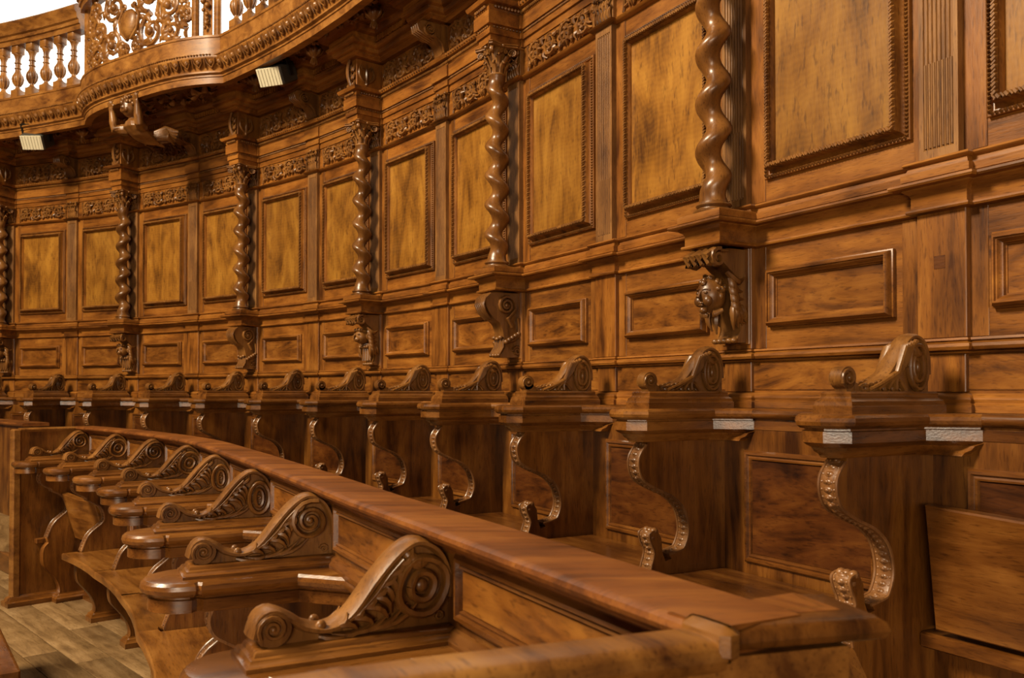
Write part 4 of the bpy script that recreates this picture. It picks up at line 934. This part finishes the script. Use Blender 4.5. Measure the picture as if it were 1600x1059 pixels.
for j in range(-1, 12):
    Mj, l = chord(j+OFF, j+1+OFF, REAR_D, REAR_D, Z_SC); lk = round(l, 2)
    if lk not in rear_backs: rear_backs[lk] = (back_meshes(l, True), MB().stack([(0.040, 0.012), (l-0.040, 0.012), (l-0.040, 0.30), (l*0.5, 0.285), (0.040, 0.30)], [(-0.004, -0.036), (0.0, -0.032), (0.0, -0.008), (-0.005, 0.0)]).mesh('seat_board', 'stall_h'))
    R, sm = rear_backs[lk]
    ords = {-1: 'at the right edge, behind the raised seat', 0: 'left of the nearest rear arm', 11: 'at the left edge of the picture'}.get(j, 'between the %s and %s rear arms from the right' % (ORD[j], ORD[min(j+1, 12)]))
    t = thing('stall_backing', Mj, 'dark rear-row stall back '+ords, 'stall back', 'backs of the rear stalls', base=-0.85)
    for nm, me in R.items(): part(nm, me, t)
    if j == -1:
        tilt = Matrix.Translation((0, 0.030, -0.585)) @ Matrix.Rotation(math.radians(83), 4, 'X')
        t = thing('misericord', Mj, 'raised wooden stall seat tipped up at the right edge', 'stall seat', 'seats of the rear stalls', base=-0.585)
        smr = MB().stack([(0.050, 0.012), (l-0.078, 0.012), (l-0.078, 0.318), (l*0.5, 0.305), (0.050, 0.318)], [(-0.004, -0.036), (0.0, -0.032), (0.0, -0.008), (-0.005, 0.0)]).mesh('seat_board', 'stall_h')
        part('seat_board', smr, t, M=tilt)
        part('hinge_rail', MB().box(0.03, l-0.03, 0.0, 0.060, -0.630, -0.592, 0.004).mesh('hinge_rail', 'stall_h'), t)
    elif j < 7:
        t = thing('misericord', Mj, 'lowered rear stall seat '+ords.replace('left of', 'just left of'), 'stall seat', 'seats of the rear stalls', base=-0.60)
        part('seat_board', sm, t, M=Matrix.Translation((0, 0, -0.567)))
        part('hinge_rail', MB().box(0.03, l-0.03, 0.0, 0.040, -0.640, -0.603, 0.004).mesh('hinge_rail', 'stall_h'), t)
fs_all = [-1.0]+FS
for i in range(len(fs_all)-1):
    sa, sb = fs_all[i], fs_all[i+1]
    Mj, l = chord(sa, sb, fd(sa)-FB, fd(sb)-FB, ZF); R = back_meshes(l, False)
    ords = ['beside the near end panel at the bottom edge', 'between the nearest and second front arms', 'between the second and third front arms', 'between the third and fourth front arms', 'between the fourth and fifth front arms', 'between the fifth and sixth front arms', 'between the sixth and seventh front arms', 'beside the far end panel'][i]
    t = thing('stall_backing', Mj, 'front-row stall back '+ords, 'stall back', 'backs of the front stalls', base=-0.852)
    for nm, me in R.items(): part(nm, me, t)
    sm = seat_mesh(l, 0.318, 0.232)
    if i < 7:
        t = thing('misericord', Mj, 'lowered front-row seat '+ords, 'stall seat', 'seats of the front stalls', base=-0.51)
        part('seat_board', sm, t, M=Matrix.Translation((0, 0, -0.474)))
        part('hinge_rail', MB().box(0.03, l-0.03, 0.0, 0.040, -0.550, -0.512, 0.004).mesh('hinge_rail', 'stall_h'), t)
    else:
        t = thing('misericord', Mj, 'tipped-up front-row seat '+ords, 'stall seat', 'seats of the front stalls', base=-0.51)
        sm2 = MB().stack([(0.040, 0.012), (l-0.040, 0.012), (l-0.040, 0.29), (l*0.5, 0.275), (0.040, 0.29)], [(-0.004, -0.036), (0.0, -0.032), (0.0, -0.008), (-0.005, 0.0)]).mesh('seat_board', 'seat')
        part('seat_board', sm2, t, M=Matrix.Translation((0, 0.040, -0.490)) @ Matrix.Rotation(math.radians(74), 4, 'X'))
        part('hinge_rail', MB().box(0.03, l-0.03, 0.0, 0.050, -0.550, -0.500, 0.004).mesh('hinge_rail', 'stall_h'), t)

# ------------------------------------------------------------------ desk board along the front row and the end panels
ds = [-1.03+0.24*k for k in range(33)]; ds = [s for s in ds if s < 6.72]+[6.74]
dp = [plan(s, fd(s))[:2] for s in ds]
dpr = [(0.0-0.118, -0.244), (-0.064, -0.250), (-0.052, -0.262), (-0.046, -0.262), (-0.040, -0.250), (-0.022, -0.246), (-0.014, -0.240), (-0.012, -0.234), (-0.002, -0.232), (0.001, -0.226), (-0.001, -0.220), (-0.006, -0.217), (-0.012, -0.215), (-0.114, -0.215), (-0.119, -0.220), (-0.120, -0.232)]
t = thing('desk_board', I0, 'long curved desk board with moulded edge capping the front row', 'desk', base=-0.262)
part('board', MB().sweep(dp, dpr, side=1).mesh('board', 'desk'), t)
# near end panel
xe, ye, he = plan(-1.0, 0)
Me = mat(xe, ye, he)
t = thing('stall_end', Me, 'blurred end panel of the front row with moulded cap, at the bottom edge', 'end panel', 'end panels of the front row', base=-1.23)
ep = [(-0.040, 1.425), (-0.010, 1.562), (0.030, 1.83), (0.044, 2.04)]
part('panel_board', MB().sweep(ep, [(-0.016, -1.228), (0.016, -1.228), (0.016, -0.242), (-0.016, -0.242)], side=1).mesh('panel_board', 'gallery'), t)
cap = [(-0.031, -0.262), (0.022, -0.262), (0.024, -0.256), (0.018, -0.253), (0.018, -0.246), (0.027, -0.241), (0.031, -0.232), (0.028, -0.222), (0.018, -0.2145), (-0.018, -0.2135), (-0.030, -0.224)]
cap = [(o, w_-0.008) for o, w_ in cap]
part('cap_rail', MB().sweep(ep[1:], cap, side=1).mesh('cap_rail', 'gallery'), t)
part('desk_end_moulding', MB().sweep([(0.034, 1.382), (-0.036, 1.404), (0.004, 1.560)], [(-0.02, -0.243), (0.014, -0.242), (0.024, -0.238), (0.028, -0.231), (0.025, -0.223), (0.016, -0.217), (-0.02, -0.2150)], side=1).mesh('desk_end_moulding', 'stall_v'), t)
part('desk_corner', MB().stack([(-0.030, 1.410), (0.044, 1.395), (0.044, 1.566), (0.006, 1.566)], [(0.0, -0.243), (0.0, -0.2152)]).mesh('desk_corner', 'desk'), t)
part('mitre_block', MB().box(-0.044, 0.020, 1.550, 1.574, -0.244, -0.2105, 0.007).mesh('mitre_block', 'gallery'), t)
# far end panel
Mf = ffr(6.74, ZF)
t = thing('stall_end', Mf, 'tall end panel closing the far end of the front row', 'end panel', 'end panels of the front row', base=-0.852)
part('panel_board', MB().box(-0.004, 0.036, -0.07, 0.350, -0.852, 0.142).mesh('panel_board', 'wall_v'), t)
part('post', MB().box(-0.014, 0.046, 0.346, 0.392, -0.852, 0.158, 0.008).mesh('post', 'gallery'), t)
part('top_rail', MB().sweep([(-0.004, -0.07), (-0.004, 0.35)], [(-0.04, 0.140), (0.0, 0.140), (0.006, 0.146), (0.010, 0.154), (0.006, 0.162), (-0.04, 0.163)], side=1).mesh('top_rail', 'gallery'), t)
part('skirting', MB().stack([(-0.008, -0.02), (0.040, -0.02), (0.040, 0.385), (-0.008, 0.385)], [(0.036, -0.852), (0.036, -0.826), (0.024, -0.820), (0.018, -0.806), (0.006, -0.798), (0.0, -0.790)]).mesh('skirting', 'stall_y'), t)
part('hinge_ledge', MB().box(-0.050, -0.004, 0.03, 0.275, -0.506, -0.476, 0.004).mesh('hinge_ledge', 'stall_v'), t)

# desk section beyond the gap
ax, ay, bx, by = -3.02, 5.66, -4.35, 7.02
h2 = math.atan2(by-ay, bx-ax); l2 = math.hypot(bx-ax, by-ay)
t = thing('desk_section', mat(ax, ay, h2), 'second desk front seen past the far end panel at the left edge', 'desk', base=-1.23)
part('front_board', MB().box(0.30, l2, -0.05, 0.0, -1.10, -0.235).mesh('front_board', 'stall_v'), t)
part('top_board', MB().run(0.26, l2, [(-0.14, -0.236), (0.02, -0.236), (0.026, -0.226), (0.022, -0.215), (-0.14, -0.213)]).mesh('top_board', 'desk'), t)
part('plinth_step', MB().box(0.30, l2, -0.05, 0.05, -1.228, -1.10, 0.006).mesh('plinth_step', 'stall_h'), t)

# ------------------------------------------------------------------ floors, bench, glowing vault sheet
fl = bpy.data.objects.new('floor', MB().box(-9, 3, -3, 9.5, -1.29, -1.236).mesh('floor', 'stall_h')); C.objects.link(fl); fl.location = (0, 0, EYE)
fl['kind'] = 'structure'; fl['label'] = 'worn pale plank floor of the choir'
ang = math.atan2(-1.0, 0.92); rr = random.Random(77)
fo = Matrix.Translation((-2.705, 4.822, 0)) @ Matrix.Rotation(ang, 4, 'Z')
pm = [MB().box(0, 2.2, 0.002, 0.150, -1.236, -1.2295, 0.0015).mesh('plank', 'floor'), MB().box(0, 1.6, 0.002, 0.150, -1.236, -1.2300, 0.0015).mesh('plank', 'floor')]
for r_ in range(-9, 8):
    x = -3.4+rr.uniform(0, 1.2)
    while x < 5.0:
        k = rr.randrange(2); o = bpy.data.objects.new('plank', pm[k]); C.objects.link(o); o.parent = fl
        o.matrix_local = fo @ Matrix.Translation((x, r_*0.152, 0)); x += (2.204, 1.604)[k]
q = MB(); rings = []
for s in [-1.6, -1, 0, 1, 2, 3, 4, 5, 6, 7, 8, 9, 10, 11, 12.3]:
    a, b = plan(s, -0.06)[:2], plan(s, min(fd(s), 1.5)-0.11)[:2]
    rings.append([(a[0], a[1], -1.228), (b[0], b[1], -1.228), (b[0], b[1], -0.86), (a[0], a[1], -0.86)])
pf_ = bpy.data.objects.new('floor', q.loft(rings).mesh('platform', 'floor')); C.objects.link(pf_); pf_.location = (0, 0, EYE); pf_['kind'] = 'structure'; pf_['label'] = 'raised platform floor under the rear stalls'
bx_, by_ = -1.44, 2.60
t = thing('bench', mat(bx_, by_, math.atan2(2.97-2.53, -1.71+1.40), 0), 'corner of a brown wooden bench at the lower left edge', 'bench', base=-1.23)
part('seat_board', MB().box(-0.05, 1.5, 0.0, 0.34, -0.84, -0.80, 0.006).mesh('seat_board', 'stall_h'), t)
for u in (0.02, 1.40): part('leg', MB().box(u, u+0.05, 0.04, 0.30, -1.2295, -0.84, 0.004).mesh('leg', 'stall_v'), t)

# white vault beyond the gallery: an added sheet that glows by itself
sA, sB = 3.0, 14.0
q = MB(); n = 16
for z0, z1, d0 in ((2.0, 7.0, -1.7),):
    rings = [[(*plan(sA+(sB-sA)*k/n, d0)[:2], z0), (*plan(sA+(sB-sA)*k/n, d0)[:2], z1), (*plan(sA+(sB-sA)*k/n, d0-0.02)[:2], z1), (*plan(sA+(sB-sA)*k/n, d0-0.02)[:2], z0)] for k in range(n+1)]
    q.loft(rings)
wn = bpy.data.objects.new('white_vault_glow', q.mesh('window_pane', 'window_daylight')); C.objects.link(wn); wn.location = (0, 0, EYE); wn['kind'] = 'structure'; wn['label'] = 'overexposed white vault behind the gallery, added as a glowing sheet'
for o in list(bpy.data.objects):
    if '_b' in o: del o['_b']
